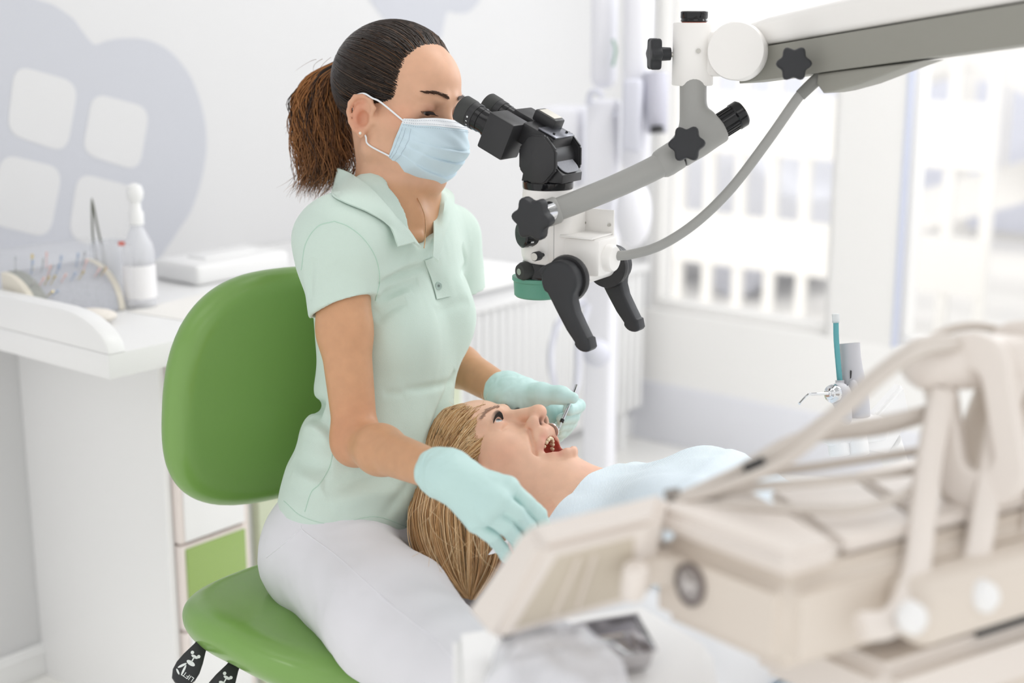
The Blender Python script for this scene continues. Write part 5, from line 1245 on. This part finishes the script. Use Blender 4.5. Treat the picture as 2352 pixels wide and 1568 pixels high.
# ---- bib (draped sheet over the chest) and clothes
M_bib = mat('pale_blue_bib', (224, 236, 245), rough=.7)
nt = M_bib.node_tree; t2 = nt.nodes.new('ShaderNodeTexCoord'); wv_ = nt.nodes.new('ShaderNodeTexWave'); wv_.inputs['Scale'].default_value = 180; wv_.inputs['Distortion'].default_value = .3
nt.links.new(t2.outputs['Object'], wv_.inputs['Vector']); b2 = nt.nodes.new('ShaderNodeBump'); b2.inputs['Strength'].default_value = .4; b2.inputs['Distance'].default_value = .001
nt.links.new(wv_.outputs['Fac'], b2.inputs['Height']); nt.links.new(b2.outputs['Normal'], nt.nodes['Principled BSDF'].inputs['Normal'])
fcx = Field(); fcx.ell(TC-pz*.004, (.168, .24, .094), PB3, k=.05); fcx.cone(N1+pu*.06+plat*.13-pz*.018, N1+pu*.06-plat*.13-pz*.018, .058, .058, k=.05)
fcx.sym = None
fcx.ell(N1+pu*.19+plat*.06+pz*.055, (.07, .075, .05), PB3, k=.05).ell(N1+pu*.19-plat*.06+pz*.055, (.07, .075, .05), PB3, k=.05)
fcx.ell(N1+pu*.48-pz*.02, (.165, .25, .10), PB3, k=.08)
fcx.half(N1+pu*.035, -pu, k=.01)
v, f = fcx.mesh(np.minimum(N1, N1+pu*.75)-.22, np.maximum(N1, N1+pu*.75)+.22, .008, 1); top_ = mesh('shirt', v, f, mat('white_cotton_top', (236, 238, 242), .85), pt, sharp=0); CB = bvh_of(v, f)
for sl_ in (1, -1):
    fa = Field(); s0 = N1+pu*.06+plat*(.15*sl_)-pz*.02; e0 = s0+pu*.26+plat*(.06*sl_)-pz*.03; w0 = e0+pu*.17-plat*(.17*sl_)+pz*.10; fa.chain([s0, e0, w0], [.052, .042, .030], k=.02)
    v, f = fa.mesh(np.minimum.reduce([s0, e0, w0])-.07, np.maximum.reduce([s0, e0, w0])+.07, .008, 1); mesh('sleeve', v, f, MATS['white_cotton_top'], pt, sharp=0)
for sl_ in (1, -1):
    fa = Field(); h0_ = N1+pu*.68+plat*(.085*sl_)-pz*.03; k0_ = h0_+pu*.42+pz*.05; a0_ = k0_+pu*.40-pz*.08; fa.chain([h0_, k0_, a0_, a0_+pz*.09+pu*.02], [.085, .062, .045, .035], k=.03)
    v, f = fa.mesh(np.minimum.reduce([h0_, k0_, a0_])-.11, np.maximum.reduce([h0_, k0_, a0_])+.13, .011, 1); mesh('trouser_leg', v, f, mat('pale_grey_trousers', (206, 208, 214), .85), pt, sharp=0)
rows = []
for i in range(41):
    s_ = .005+.40*i/40.; r_ = []
    for j in range(37):
        l_ = (-.5+j/36.)*.42*(1 if i > 3 else .82+.045*i); w_ = N1+pu*s_+plat*l_+pz*.4
        h = CB.ray_cast(Vector(w_), Vector(-pz)); base_ = A3(h[0][:]) if h[0] is not None else w_-pz*.47
        fl = .003*math.sin(s_*38+l_*19)+.0025*math.sin(l_*55-s_*21)+.004*max(0, 1-s_/.10)*math.sin(l_*40+1)
        lift = .022*ss(.07, .0, s_)*math.cos(min(1.5, abs(l_)*8))+.004*(i in (20, 21))
        r_.append(base_+pz*(.006+abs(fl)+lift))
    rows.append(r_)
rr_ = np.array(rows)
bib = ribbon(rr_, .0012, 'bib', M_bib, pt)
# ================================================================== DENTAL CHAIR
M_vinyl = mat('white_chair_vinyl', (238, 238, 240), rough=.4)
ch = thing('dental_chair', 'white reclined dental chair under the patient', 'dental chair', A3([N1[0]+pu[0]*.4, N1[1]+pu[1]*.4, 0]))
def cush(o, u, lat, hz, L0, L1, w, th, r, name):
    m = Matrix.Identity(4)
    for i, a in enumerate((u, lat, hz)):
        for j in range(3): m[j][i] = a[j]
    c = o+u*(L0+L1)/2
    for j in range(3): m[j][3] = c[j]
    return MB().box((L1-L0, w, th), m, r, 4).build(name, M_vinyl, ch)
cush(N1-pz*.16, pu, plat, pz, .03, .62, .40, .08, .03, 'backrest'); cush(N1-pz*.175, pu, plat, pz, .64, 1.15, .46, .09, .03, 'seat'); cush(N1-pz*.17, pu, plat, pz, 1.17, 1.75, .40, .07, .03, 'leg_rest')
hz_ = nrm(L2.M@A3([0, -1, .0])); hc_ = L2.p((0, -.135, -.01)); hu = nrm(pu-hz_*(pu@hz_))
m_ = Matrix.Identity(4)
for i, a in enumerate((hu, np.cross(hz_, hu), hz_)):
    for j in range(3): m_[j][i] = a[j]
for j in range(3): m_[j][3] = hc_[j]
MB().box((.17, .20, .05), m_, .022, 4).build('headrest', M_vinyl, ch)
MB().tube([hc_+hz_*.02, hc_+hz_*.05+pu*.06, N1-pz*.17+pu*.06], .015, 10).build('headrest_bar', M_chrome, ch)
cb0 = A3([N1[0]+pu[0]*.75, N1[1]+pu[1]*.75, 0])
MB().box((.5, .28, .04), Matrix.Translation(Vector(cb0+ZZ*.02))@Matrix.Rotation(math.atan2(pu[1], pu[0]), 4, 'Z'), .015).build('base_plate', M_vinyl, ch); MB().box((.2, .2, .55), Matrix.Translation(Vector(cb0+ZZ*.31))@Matrix.Rotation(math.atan2(pu[1], pu[0]), 4, 'Z'), .03).build('lift_column', M_vinyl, ch)
cover = ribbon([[P(1122+22*i, 1274-6*i+(-22 if j else 0)*(1 if i else .05), 1.79+.012*i) for i in range(3)] for j in range(2)], .001, 'headrest_cover', mat('white_paper', (242, 243, 248), .7), ch)
# ================================================================== DELIVERY UNIT (foreground)
M_ivory = mat('ivory_unit_plastic', (232, 224, 217), rough=.38)
M_ivory2 = mat('warm_beige_unit_plastic', (222, 212, 201), rough=.4)
un = thing('delivery_unit', 'ivory dental delivery unit in the right foreground with hoses and arms', 'dental unit', A3([P(1900, 1400, 1.2)[0], P(1900, 1400, 1.2)[1], 0]))
ZT, ZB = 1.025, .945
Q0, Q1, Q2 = onz(1812, 1338, ZT), onz(1488, 1214, ZT), onz(2520, 1150, ZT); Q3 = Q1+Q2-Q0
def plan(pts, z0, z1, name, material, par, bev=.012, seg=3):
    c = [(q_[0], q_[1]) for q_ in pts]; a = sum(c[i][0]*c[(i+1) % len(c)][1]-c[(i+1) % len(c)][0]*c[i][1] for i in range(len(c))); c = c if a > 0 else c[::-1]
    bm = bmesh.new(); vs = [bm.verts.new((x, y, z0)) for x, y in c]; fc = bm.faces.new(vs); r = bmesh.ops.extrude_face_region(bm, geom=[fc])
    for q_ in r['geom']:
        if isinstance(q_, bmesh.types.BMVert): q_.co.z = z1
    bmesh.ops.recalc_face_normals(bm, faces=bm.faces[:]); bmesh.ops.bevel(bm, geom=bm.edges[:], offset=bev, segments=seg, affect='EDGES', clamp_overlap=True)
    s_ = MB(); s_._bm(bm, None); return s_.build(name, material, par)
uo = plan([Q0, Q1, Q3, Q2], ZB, ZT, 'housing', M_ivory2, un, .014)
l1, l2 = (Q1-Q0), (Q2-Q0)
plan([Q0+l1*-.01+l2*-.01, Q1+l1*.02-l2*.01, Q1+l2*.30+l1*.02, Q0+l2*.16], ZT+.002, ZT+.022, 'lid', M_ivory, un, .009)
plan([Q0+l2*.20+l1*.10, Q0+l2*.36+l1*1.0, Q0+l2*.62+l1*1.0, Q0+l2*.46+l1*.10], ZT+.001, ZT+.012, 'deck_panel', M_ivory, un, .005)
plan([Q0+l2*.48+l1*.10, Q0+l2*.64+l1*1.0, Q0+l2*.98+l1*1.0, Q0+l2*.98+l1*.10], ZT+.001, ZT+.012, 'deck_panel', M_ivory, un, .005)
nl = nrm(np.cross(l2, ZZ)); nl = nl if nl@(CC-Q0) > 0 else -nl; ul = nrm(l2)
nL = nrm(np.cross(l1, ZZ)); nL = nL if nL@(CC-Q0) > 0 else -nL
# emblem on the left face
ec = Q0+l1*.66-ZZ*.033+nL*.0005; em = frame(ec, z=nL, x=nrm(l1))
MB().lathe([(1, -.001), (1, .003), (.86, .004), (.80, .002)], em@Matrix.Diagonal((.0155, .0185, 1, 1)), 40, False).build('emblem_ring', mat('dark_bronze', (120, 110, 106), .4, .3), uo)
MB().lathe([(.8, .001), (.79, .0022), (.001, .0024)], em@Matrix.Diagonal((.0155, .0185, 1, 1)), 40, False).build('emblem_plate', mat('pewter', (168, 162, 160), .3, .6), uo)
MB().prism([(-.010, -.004), (-.002, .008), (.002, .002), (.008, .010), (.006, -.002), (.010, -.009), (.0, -.003)], .0022, .0034, em, 0).build('emblem_mark', mat('pale_silver', (214, 210, 208), .3, .6), uo)
# holder rail and instrument seats on the right face
hr = MB().box((.40, .05, .055), frame(Q0+ul*.30+nl*.020-ZZ*.040, z=ZZ, x=ul), .018, 4).build('holder_rail', M_ivory2, un)
for k, s_ in enumerate((.085, .165, .245, .325, .405)):
    q_ = Q0+ul*s_+nl*.046-ZZ*.030
    MB().lathe([(.012, -.006), (.0135, 0), (.010, .006), (.004, .0065)], frame(q_, z=nrm(nl+ZZ*.5)), 20).build('instrument_seat', M_white, hr)
MB().box((.30, .004, .016), frame(Q0+ul*.36+nl*.003-ZZ*.086, z=ZZ, x=ul), .001).build('drawer_slot', M_blkg, uo)
plan([Q0+ul*.10+nl*.01, Q0+ul*.10+l1*.9, Q2+l1*.9, Q2+nl*.01], ZB-.07, ZB-.014, 'lower_housing', M_ivory, un, .012)
# hose arms: flat curved bars rising from the rail to slotted heads
def flatbar(pts, w, t, name, par, material=None):
    p = smooth_path(pts, 6); tg = np.gradient(p, axis=0); tg /= np.linalg.norm(tg, axis=1)[:, None]; v_ = []; f_ = []
    sd = nrm(np.cross(tg[len(p)//2], CF)); 
    for i in range(len(p)):
        a = nrm(sd-tg[i]*(sd@tg[i])); b = np.cross(tg[i], a)
        for k in range(12): an = 2*math.pi*k/12; v_.append(p[i]+a*w/2*np.sign(math.cos(an))*abs(math.cos(an))**.6+b*t/2*np.sign(math.sin(an))*abs(math.sin(an))**.6)
    for i in range(len(p)-1):
        for k in range(12): j = (k+1) % 12; f_.append((i*12+k, i*12+j, (i+1)*12+j, (i+1)*12+k))
    f_ += [tuple(range(12))[::-1], tuple((len(p)-1)*12+k for k in range(12))]
    return mesh(name, v_, f_, material or M_ivory, par)
arms = (([(1975, 1440, 1.09), (2050, 1425, 1.10), (2098, 1330, 1.13), (2118, 1180, 1.17), (2135, 1050, 1.20), (2165, 900, 1.22)], 2165, 1.22), ([(2140, 1395, 1.14), (2200, 1380, 1.15), (2240, 1280, 1.17), (2268, 1120, 1.20), (2300, 960, 1.22), (2340, 850, 1.23)], 2330, 1.23), ([(2280, 1350, 1.19), (2330, 1340, 1.2), (2365, 1240, 1.22), (2390, 1090, 1.24), (2420, 930, 1.25), (2450, 830, 1.25)], 2440, 1.25))
for pts, xx, dd in arms:
    ab_ = flatbar([P(*q_) for q_ in pts], .022, .016, 'hose_arm', un)
# slotted arm heads
def slot_plate(c, w, h, sw, sh, ang, th, name, par):
    o1 = np.array(rrect(w, h, w*.42, 8)); i1 = np.array(rrect(sw, sh, sw*.49, 8)); n = len(o1); vw_ = nrm(CC-c); m = frame(c, z=nrm(vw_+A3([-.35, 0, 0])))@Matrix.Rotation(ang, 4, 'Z'); v_ = []; f_ = []
    for z_ in (-th/2, th/2): v_ += [(x, y, z_) for x, y in o1]+[(x, y, z_) for x, y in i1]
    for i in range(n):
        j = (i+1) % n; f_ += [(i, n+i, n+j, j), (2*n+i, 2*n+j, 3*n+j, 3*n+i), (i, j, 2*n+j, 2*n+i), (n+j, n+i, 3*n+i, 3*n+j)]
    o = mesh(name, xf(m, v_), f_, M_ivory, par, sharp=50); b = o.modifiers.new('soft', 'BEVEL'); b.width = .004; b.segments = 3; b.limit_method = 'ANGLE'; b.angle_limit = R_(40); return o
slot_plate(P(2240, 965, 1.215), .075, .150, .026, .085, R_(98)-R_(90), .024, 'arm_head', un); slot_plate(P(2372, 930, 1.25), .075, .150, .028, .085, R_(4), .024, 'arm_head', un)
MB().box((.17, .05, .045), frame(P(2290, 830, 1.24), z=ZZ, x=nrm(A3([1, .12, 0]))), .020, 4).build('arm_hub', M_ivory, un)
MB().tube(smooth_path([P(2160, 1400, 1.16), P(2200, 1120, 1.24), P(2290, 860, 1.27)], 6), .014, 12).build('arm_post', M_ivory2, un)
MB().cyl(A3([P(2290, 1300, 1.32)[0], P(2290, 1300, 1.32)[1], ZT-.02]), A3([P(2290, 1300, 1.32)[0], P(2290, 1300, 1.32)[1], P(2290, 860, 1.26)[2]]), .016).build('arm_post', M_ivory2, un)
# pole to the floor
pc_ = A3([Q3[0]*.5+Q2[0]*.5, Q3[1]*.5+Q2[1]*.5, 0]); MB().cyl(pc_+ZZ*.02, pc_+ZZ*(ZB-.06), .035).cyl(pc_, pc_+ZZ*.03, .2).build('stand', M_ivory2, un)
# keypad panel (seen from behind)
fr_ = [P(1245, 1258, 1.13), P(1512, 1192, 1.12), P(1486, 1380, 1.20), P(1132, 1480, 1.21)]; bk_ = [P(1203, 1203, 1.175), P(1538, 1122, 1.165), P(1522, 1300, 1.245), P(1062, 1402, 1.255)]
bm = bmesh.new(); vv = [bm.verts.new(q_) for q_ in fr_+bk_]
for q_ in ((0, 1, 2, 3), (7, 6, 5, 4), (0, 4, 5, 1), (1, 5, 6, 2), (2, 6, 7, 3), (3, 7, 4, 0)): bm.faces.new([vv[i] for i in q_])
bmesh.ops.recalc_face_normals(bm, faces=bm.faces[:]); bmesh.ops.bevel(bm, geom=bm.edges[:], offset=.007, segments=4, affect='EDGES')
s_ = MB(); s_._bm(bm, None); kp = s_.build('keypad_panel', M_ivory, un)
fn_ = nrm(np.cross(fr_[1]-fr_[0], fr_[3]-fr_[0])); fn_ = fn_ if fn_@(CC-fr_[0]) > 0 else -fn_
ins_ = [fr_[0]*.86+fr_[2]*.14, fr_[1]*.86+fr_[3]*.14, fr_[2]*.86+fr_[0]*.14, fr_[3]*.86+fr_[1]*.14]
MB().add([q_+fn_*.0006 for q_ in ins_]+[q_-fn_*.002 for q_ in ins_], [(0, 1, 2, 3), (0, 3, 7, 4), (3, 2, 6, 7), (2, 1, 5, 6), (1, 0, 4, 5)]).build('back_plate', mat('shaded_back_plate', (206, 196, 180), .5), kp)  # shade of the down-facing side put into a darker plate colour
for t in (.32, .52): 
    a_, b_ = ins_[0]*(1-t)+ins_[1]*t, ins_[3]*(1-t)+ins_[2]*t; MB().tube([a_*.92+b_*.08+fn_*.001, b_*.92+a_*.08+fn_*.001], .0022, 8).build('reflection_streak', M_ivory2, kp)  # pale tubes standing in for reflection streaks on the panel
MB().cyl(P(1462, 1298, 1.135), P(1452, 1370, 1.15), .0105, seg=20, bev=.004).build('pivot', M_ivory, un)
MB().box((.05, .03, .03), Matrix.Translation(Vector(P(1500, 1300, 1.18))), .01).build('pivot_bracket', M_ivory2, un)
# hoses
M_hose = mat('beige_grey_hose', (212, 204, 196), rough=.45)
HS = ([(1556, 1146, 1.20), (1640, 1108, 1.20), (1780, 1040, 1.19), (1900, 960, 1.18), (2000, 868, 1.18), (2110, 792, 1.19), (2200, 782, 1.22), (2260, 800, 1.24)], [(1556, 1152, 1.19), (1660, 1120, 1.18), (1800, 1060, 1.16), (1920, 962, 1.15), (2030, 862, 1.16), (2120, 806, 1.18), (2230, 790, 1.23)],
      [(1560, 1148, 1.22), (1680, 1090, 1.22), (1820, 1010, 1.21), (1960, 978, 1.21), (2080, 955, 1.22), (2170, 930, 1.24)], [(1600, 1140, 1.23), (1740, 1090, 1.23), (1880, 1070, 1.23), (2010, 1050, 1.23), (2140, 1030, 1.24), (2180, 1010, 1.24)],
      [(1580, 1150, 1.20), (1720, 1120, 1.18), (1880, 1105, 1.18), (2020, 1090, 1.20), (2130, 1075, 1.22)], [(1570, 1162, 1.19), (1700, 1160, 1.17), (1840, 1170, 1.16), (1970, 1168, 1.16), (2070, 1138, 1.18), (2140, 1092, 1.21)], [(1820, 1010, 1.26), (1930, 1000, 1.27), (2040, 985, 1.27), (2170, 945, 1.26)], [(2100, 815, 1.26), (2160, 765, 1.27), (2230, 748, 1.28), (2300, 760, 1.28), (2350, 790, 1.28)])
for k, h_ in enumerate(HS): MB().tube(smooth_path([P(*q_) for q_ in h_], 7), .0050 if k in (0, 1, 2) else .0042, 12).build('hose', M_hose, un)
MB().cyl(P(1528, 1142, 1.20), P(1562, 1136, 1.20), .0065, seg=18).build('hose_coupling', mat('dull_metal', (150, 144, 138), .35, .7), un); MB().tube([P(1712, 1082, 1.187), P(1758, 1062, 1.183)], .0062, 12).build('hose_clip', M_blkg, un)
# ================================================================== TRAY TABLE with steel tray and film
tt = thing('tray_table', 'white tray table in front of the keypad panel', 'table', onz(1450, 1500, 0)); ZTab = .872
tp = [onz(1040, 1450, ZTab), onz(1478, 1384, ZTab), onz(1636, 1478, ZTab), onz(1690, 1800, ZTab), onz(1050, 1800, ZTab)]
plan(tp, ZTab-.035, ZTab, 'table_top', M_white, tt, .008); tcx = sum(tp)/5; MB().cyl(A3([tcx[0], tcx[1], .03]), A3([tcx[0], tcx[1], ZTab-.035]), .03).cyl(A3([tcx[0], tcx[1], 0]), A3([tcx[0], tcx[1], .03]), .18).build('leg', M_chrome, tt)
sx_ = thing('steel_tray', 'shallow stainless steel instrument tray on the white table', 'tray', onz(1400, 1500, ZTab)); ta, tb2, tc2, td = onz(1150, 1500, ZTab+.002), onz(1456, 1452, ZTab+.002), onz(1500, 1536, ZTab+.002), onz(1180, 1600, ZTab+.002)
M_tray = mat('steel_tray_metal', (200, 198, 200), rough=.16, metal=1)
cen = (ta+tb2+tc2+td)/4; outer = [ta, tb2, tc2, td]; g = []
for s_, z_ in ((.90, 0), (.96, .003), (1.0, .018), (1.05, .019), (1.05, .0175), (1.0, .0165), (.95, .002), (.89, -.0012)): g.append([cen+(q_-cen)*s_+ZZ*z_ for q_ in outer])
v_ = [q_ for r_ in g for q_ in r_]; f_ = [(r_*4+i, r_*4+(i+1) % 4, r_*4+4+(i+1) % 4, r_*4+4+i) for r_ in range(7) for i in range(4)]+[(0, 1, 2, 3), (28, 31, 30, 29)]
mesh('tray_shell', v_, f_, M_tray, sx_, sharp=30)
for k, (a_, b_, nm, lb_) in enumerate((((1180, 1486), (1330, 1462), 'dental_probe', 'thin steel probe lying at the far edge of the tray'), ((1380, 1470), (1440, 1500), 'tweezers', 'bright steel tweezers lying inside the tray'))):
    o = thing(nm, lb_, nm.replace('_', ' '), onz(*a_, ZTab+.01)); a3, b3 = onz(*a_, ZTab+.0085), onz(*b_, ZTab+.0085)
    MB().tube([a3, (a3+b3)/2+ZZ*.002, b3], [.0028, .0032, .001], 10).build('handle', M_chrome, o); MB().tube([b3, b3+nrm(b3-a3)*.012+ZZ*.003], [.001, .0004], 8).build('tip', M_chrome, o)
M_film = mat('clear_plastic_film', (246, 247, 252), rough=.25, alpha=.5, spec=.4)
rows = []; r2s = np.random.RandomState(8)
for j in range(14):
    r_ = []
    for i in range(41):
        an = 2*math.pi*i/40; rr = (j/13.)*(1+.06*math.sin(3*an)+.04*math.sin(7*an+1)); x = 1275+165*rr*math.cos(an); y = 1568+92*rr*math.sin(an); b0_ = onz(x, y, ZTab+.022)
        r_.append(b0_+ZZ*(.040*math.sqrt(max(0, 1-(j/13.)**2))+.004*math.sin(an*5+j*.8)*(j/13.)+.003*math.sin(an*9-j)*(j/13.)))
    rows.append(r_)
fl_ = ribbon(rows, .0004, 'plastic_film', M_film, None); tag(fl_, 'crumpled clear plastic film lying over the steel tray', 'plastic film')
# ================================================================== ASSISTANT'S HOLDER (saliva ejector, syringe, suction)
M_pgrey = mat('pale_grey_plastic', (192, 192, 197), rough=.45); M_teal2 = mat('teal_clear_tube', (120, 190, 196), rough=.1, trans=.5, ior=1.2)
hd = thing('assistant_holder', 'white instrument holder arm standing behind the hoses', 'holder', P(1990, 1050, 2.0)*A3([1, 1, 0])); HD = 2.0
MB().box((.10, .05, .035), frame(P(1955, 985, HD), z=ZZ, x=nrm(A3([1, .3, 0]))), .012, 3).build('holder_head', M_white, hd)
for x_ in (1922, 1964): MB().cyl(P(x_, 985, HD-.012), P(x_+8, 1046, HD-.012), .0155, seg=24, bev=.003).build('holder_socket', M_white, hd)
mpan = [P(1985, 985, 1.99), P(2078, 880, 2.03), P(2096, 960, 2.05), P(2040, 1050, 2.04), P(1990, 1040, 2.0)]; nn_ = nrm(np.cross(mpan[1]-mpan[0], mpan[2]-mpan[0])); nn_ = nn_ if nn_@(CC-mpan[0]) > 0 else -nn_
bm = bmesh.new(); va = [bm.verts.new(q_) for q_ in mpan]; vb = [bm.verts.new(q_-nn_*.02) for q_ in mpan]; bm.faces.new(va); bm.faces.new(vb[::-1])
for i in range(5): j = (i+1) % 5; bm.faces.new([va[i], vb[i], vb[j], va[j]])
bmesh.ops.recalc_face_normals(bm, faces=bm.faces[:]); bmesh.ops.bevel(bm, geom=bm.edges[:], offset=.005, segments=3, affect='EDGES'); s_ = MB(); s_._bm(bm, None); s_.build('control_shield', M_white, hd)
MB().cyl(P(2040, 1010, 2.05), P(2100, 1200, 2.2), .018).build('holder_arm', M_white, hd); ha = P(2100, 1200, 2.2); MB().cyl(A3([ha[0], ha[1], 0]), ha, .025).cyl(A3([ha[0], ha[1], 0]), A3([ha[0], ha[1], .03]), .15).build('stand', M_white, hd)
sy = thing('air_water_syringe', 'air and water syringe with a bent chrome nozzle in the holder', 'syringe', P(1925, 980, 1.98))
MB().tube(smooth_path([P(1922, 905, 1.97), P(1934, 925, 1.975), P(1938, 960, 1.98), P(1936, 990, 1.985)], 5), [.0125]*6+[.0115]*5+[.0105]*5, 20).ball(P(1928, 905, 1.97), (.0165, .0165, .0165), 20).build('grip', M_pgrey, sy)
sd_ = nrm(P(1900, 905, 1.95)-P(1926, 903, 1.97)); MB().lathe([(.0125, .010), (.0135, .0125), (.0125, .017), (.008, .020), (.0075, .0225), (.0045, .024), (.004, .028)], frame(P(1926, 903, 1.97), z=sd_), 28).build('nozzle_collar', M_chrome, sy)
MB().tube(smooth_path([P(1912, 903, 1.955), P(1885, 904, 1.94), P(1862, 905, 1.93), P(1852, 910, 1.927), P(1836, 927, 1.92)], 6), .0020, 10).build('nozzle', M_chrome, sy)
MB().lathe([(.007, 0), (.007, .004), (.004, .005)], frame(P(1938, 891, 1.968), z=ZZ), 16).build('button', M_chrome, sy)
se = thing('saliva_ejector', 'teal saliva ejector tube with a clear tip standing in the holder', 'saliva ejector', P(1932, 990, 2.0))
tp_ = smooth_path([P(1929, 876, 1.995), P(1925, 830, 1.995), P(1921, 780, 1.995), P(1920, 738, 1.995)], 6); MB().tube(tp_, .0039, 14).build('tube', M_teal2, se); MB().cyl(P(1920, 742, 1.995), P(1919, 720, 1.995), .0052, seg=18, bev=.002).build('tip', mat('frosted_clear_tip', (240, 243, 244), .3, trans=.4, ior=1.2), se)
MB().cyl(P(1930, 990, 1.995), P(1929, 873, 1.995), .0075, .0062, seg=20).build('handle', M_pgrey, se)
sn = thing('suction_handpiece', 'grey tapered suction handpiece with a slide button in the holder', 'suction handpiece', P(1955, 990, 2.01))
ha_, hb_ = P(1966, 985, 2.01), P(1951, 788, 2.01); ax_ = nrm(hb_-ha_); Lh = np.linalg.norm(hb_-ha_)
MB().lathe([(.0215, 0), (.0215, Lh*.30), (.0200, Lh*.48), (.0160, Lh*.70), (.0145, Lh*.85), (.0145, Lh), (.0132, Lh), (.0130, Lh*.9), (.001, Lh*.9)], frame(ha_, z=ax_), 36, False).build('handle_body', M_pgrey, sn)
vq = nrm(CC-hb_); bq = ha_+ax_*(Lh*.50)+vq*.0185; MB().ball(bq, (.007, .007, .010), 18).build('slide_button', M_pgrey, sn); MB().box((.0016, .003, .016), Matrix.Translation(Vector(ha_+ax_*(Lh*.62)+vq*.0165+A3([-.002, 0, 0])))).build('slide_slot', M_blkg, sn)
# ================================================================== X-RAY / LAMP COLUMN in the background
M_bgw = mat('equipment_white', (236, 236, 242), rough=.4); M_bgg = mat('equipment_lilac_grey', (214, 215, 226), rough=.4)
xr = thing('xray_unit', 'white dental x-ray column with folded arms behind the microscope', 'x-ray unit', P(1388, 900, 3.55)*A3([1, 1, 0])); XD = 3.55
def col(x0, x1, y0, y1, d, dep, name, material=M_bgw, r=.01):
    a = P((x0+x1)/2, y0, d); b = P((x0+x1)/2, y1, d); c = (a+b)/2; w = (x1-x0)*d/FPX; h = abs(a[2]-b[2]); return MB().box((w, dep, h), Matrix.Translation(Vector(c))@Matrix.Rotation(R_(-51)+R_(51)*.6, 4, 'Z'), min(r, w*.4), 3).build(name, material, xr)
cb1 = P(1388, 228, XD); MB().box((.075, .08, cb1[2]), Matrix.Translation(Vector((cb1[0], cb1[1], cb1[2]/2)))@Matrix.Rotation(R_(-20), 4, 'Z'), .012, 3).build('column', M_bgw, xr)
col(1252, 1345, 242, 430, XD+.1, .12, 'control_box', M_bgw, .015); col(1358, 1418, -80, 205, XD, .06, 'upper_arm', M_bgw, .028); col(1430, 1498, -80, 400, XD-.05, .06, 'folded_arm', M_bgw, .028); col(1432, 1478, 180, 350, XD-.09, .05, 'arm_joint', M_bgg, .012)
MB().cyl(P(1506, 168, XD-.1), P(1509, 306, XD-.1), .032, .026, seg=32, bev=.004).build('tube_head', mat('grey_lilac_tube', (188, 188, 200), .35), xr); MB().cyl(P(1509, 290, XD-.13), P(1510, 304, XD-.13), .016, seg=24).build('tube_collimator', M_blk, xr)
MB().ball(P(1455, 490, XD-.05), (.045, .05, .085), 24).build('cone_cover', M_bgw, xr); MB().ball(P(1372, 812, XD-.06), (.035, .035, .035), 20).build('knob', M_bgg, xr)
MB().box((.012, .02, .016), Matrix.Translation(Vector(P(1412, 262, XD-.05)))).build('display', M_bgg, xr)
MB().tube(smooth_path([P(1352, 240, XD-.04), P(1356, 215, XD-.05), P(1372, 210, XD-.06), P(1384, 222, XD-.06)], 6), .008, 10).build('cable', M_bgg, xr); MB().tube(smooth_path([P(1408, 92, XD-.05), P(1414, 115, XD-.06), P(1408, 152, XD-.05)], 6), .004, 8).build('cable', mat('green_grey_cable', (150, 180, 165)), xr)
MB().tube(smooth_path([P(1342, 690, XD-.05), P(1290, 730, XD-.07), P(1266, 800, XD-.08), P(1272, 880, XD-.08), P(1300, 930, XD-.08), P(1325, 880, XD-.08), P(1330, 780, XD-.07), P(1350, 700, XD-.06)], 7), .009, 10).build('cable', M_bgg, xr)
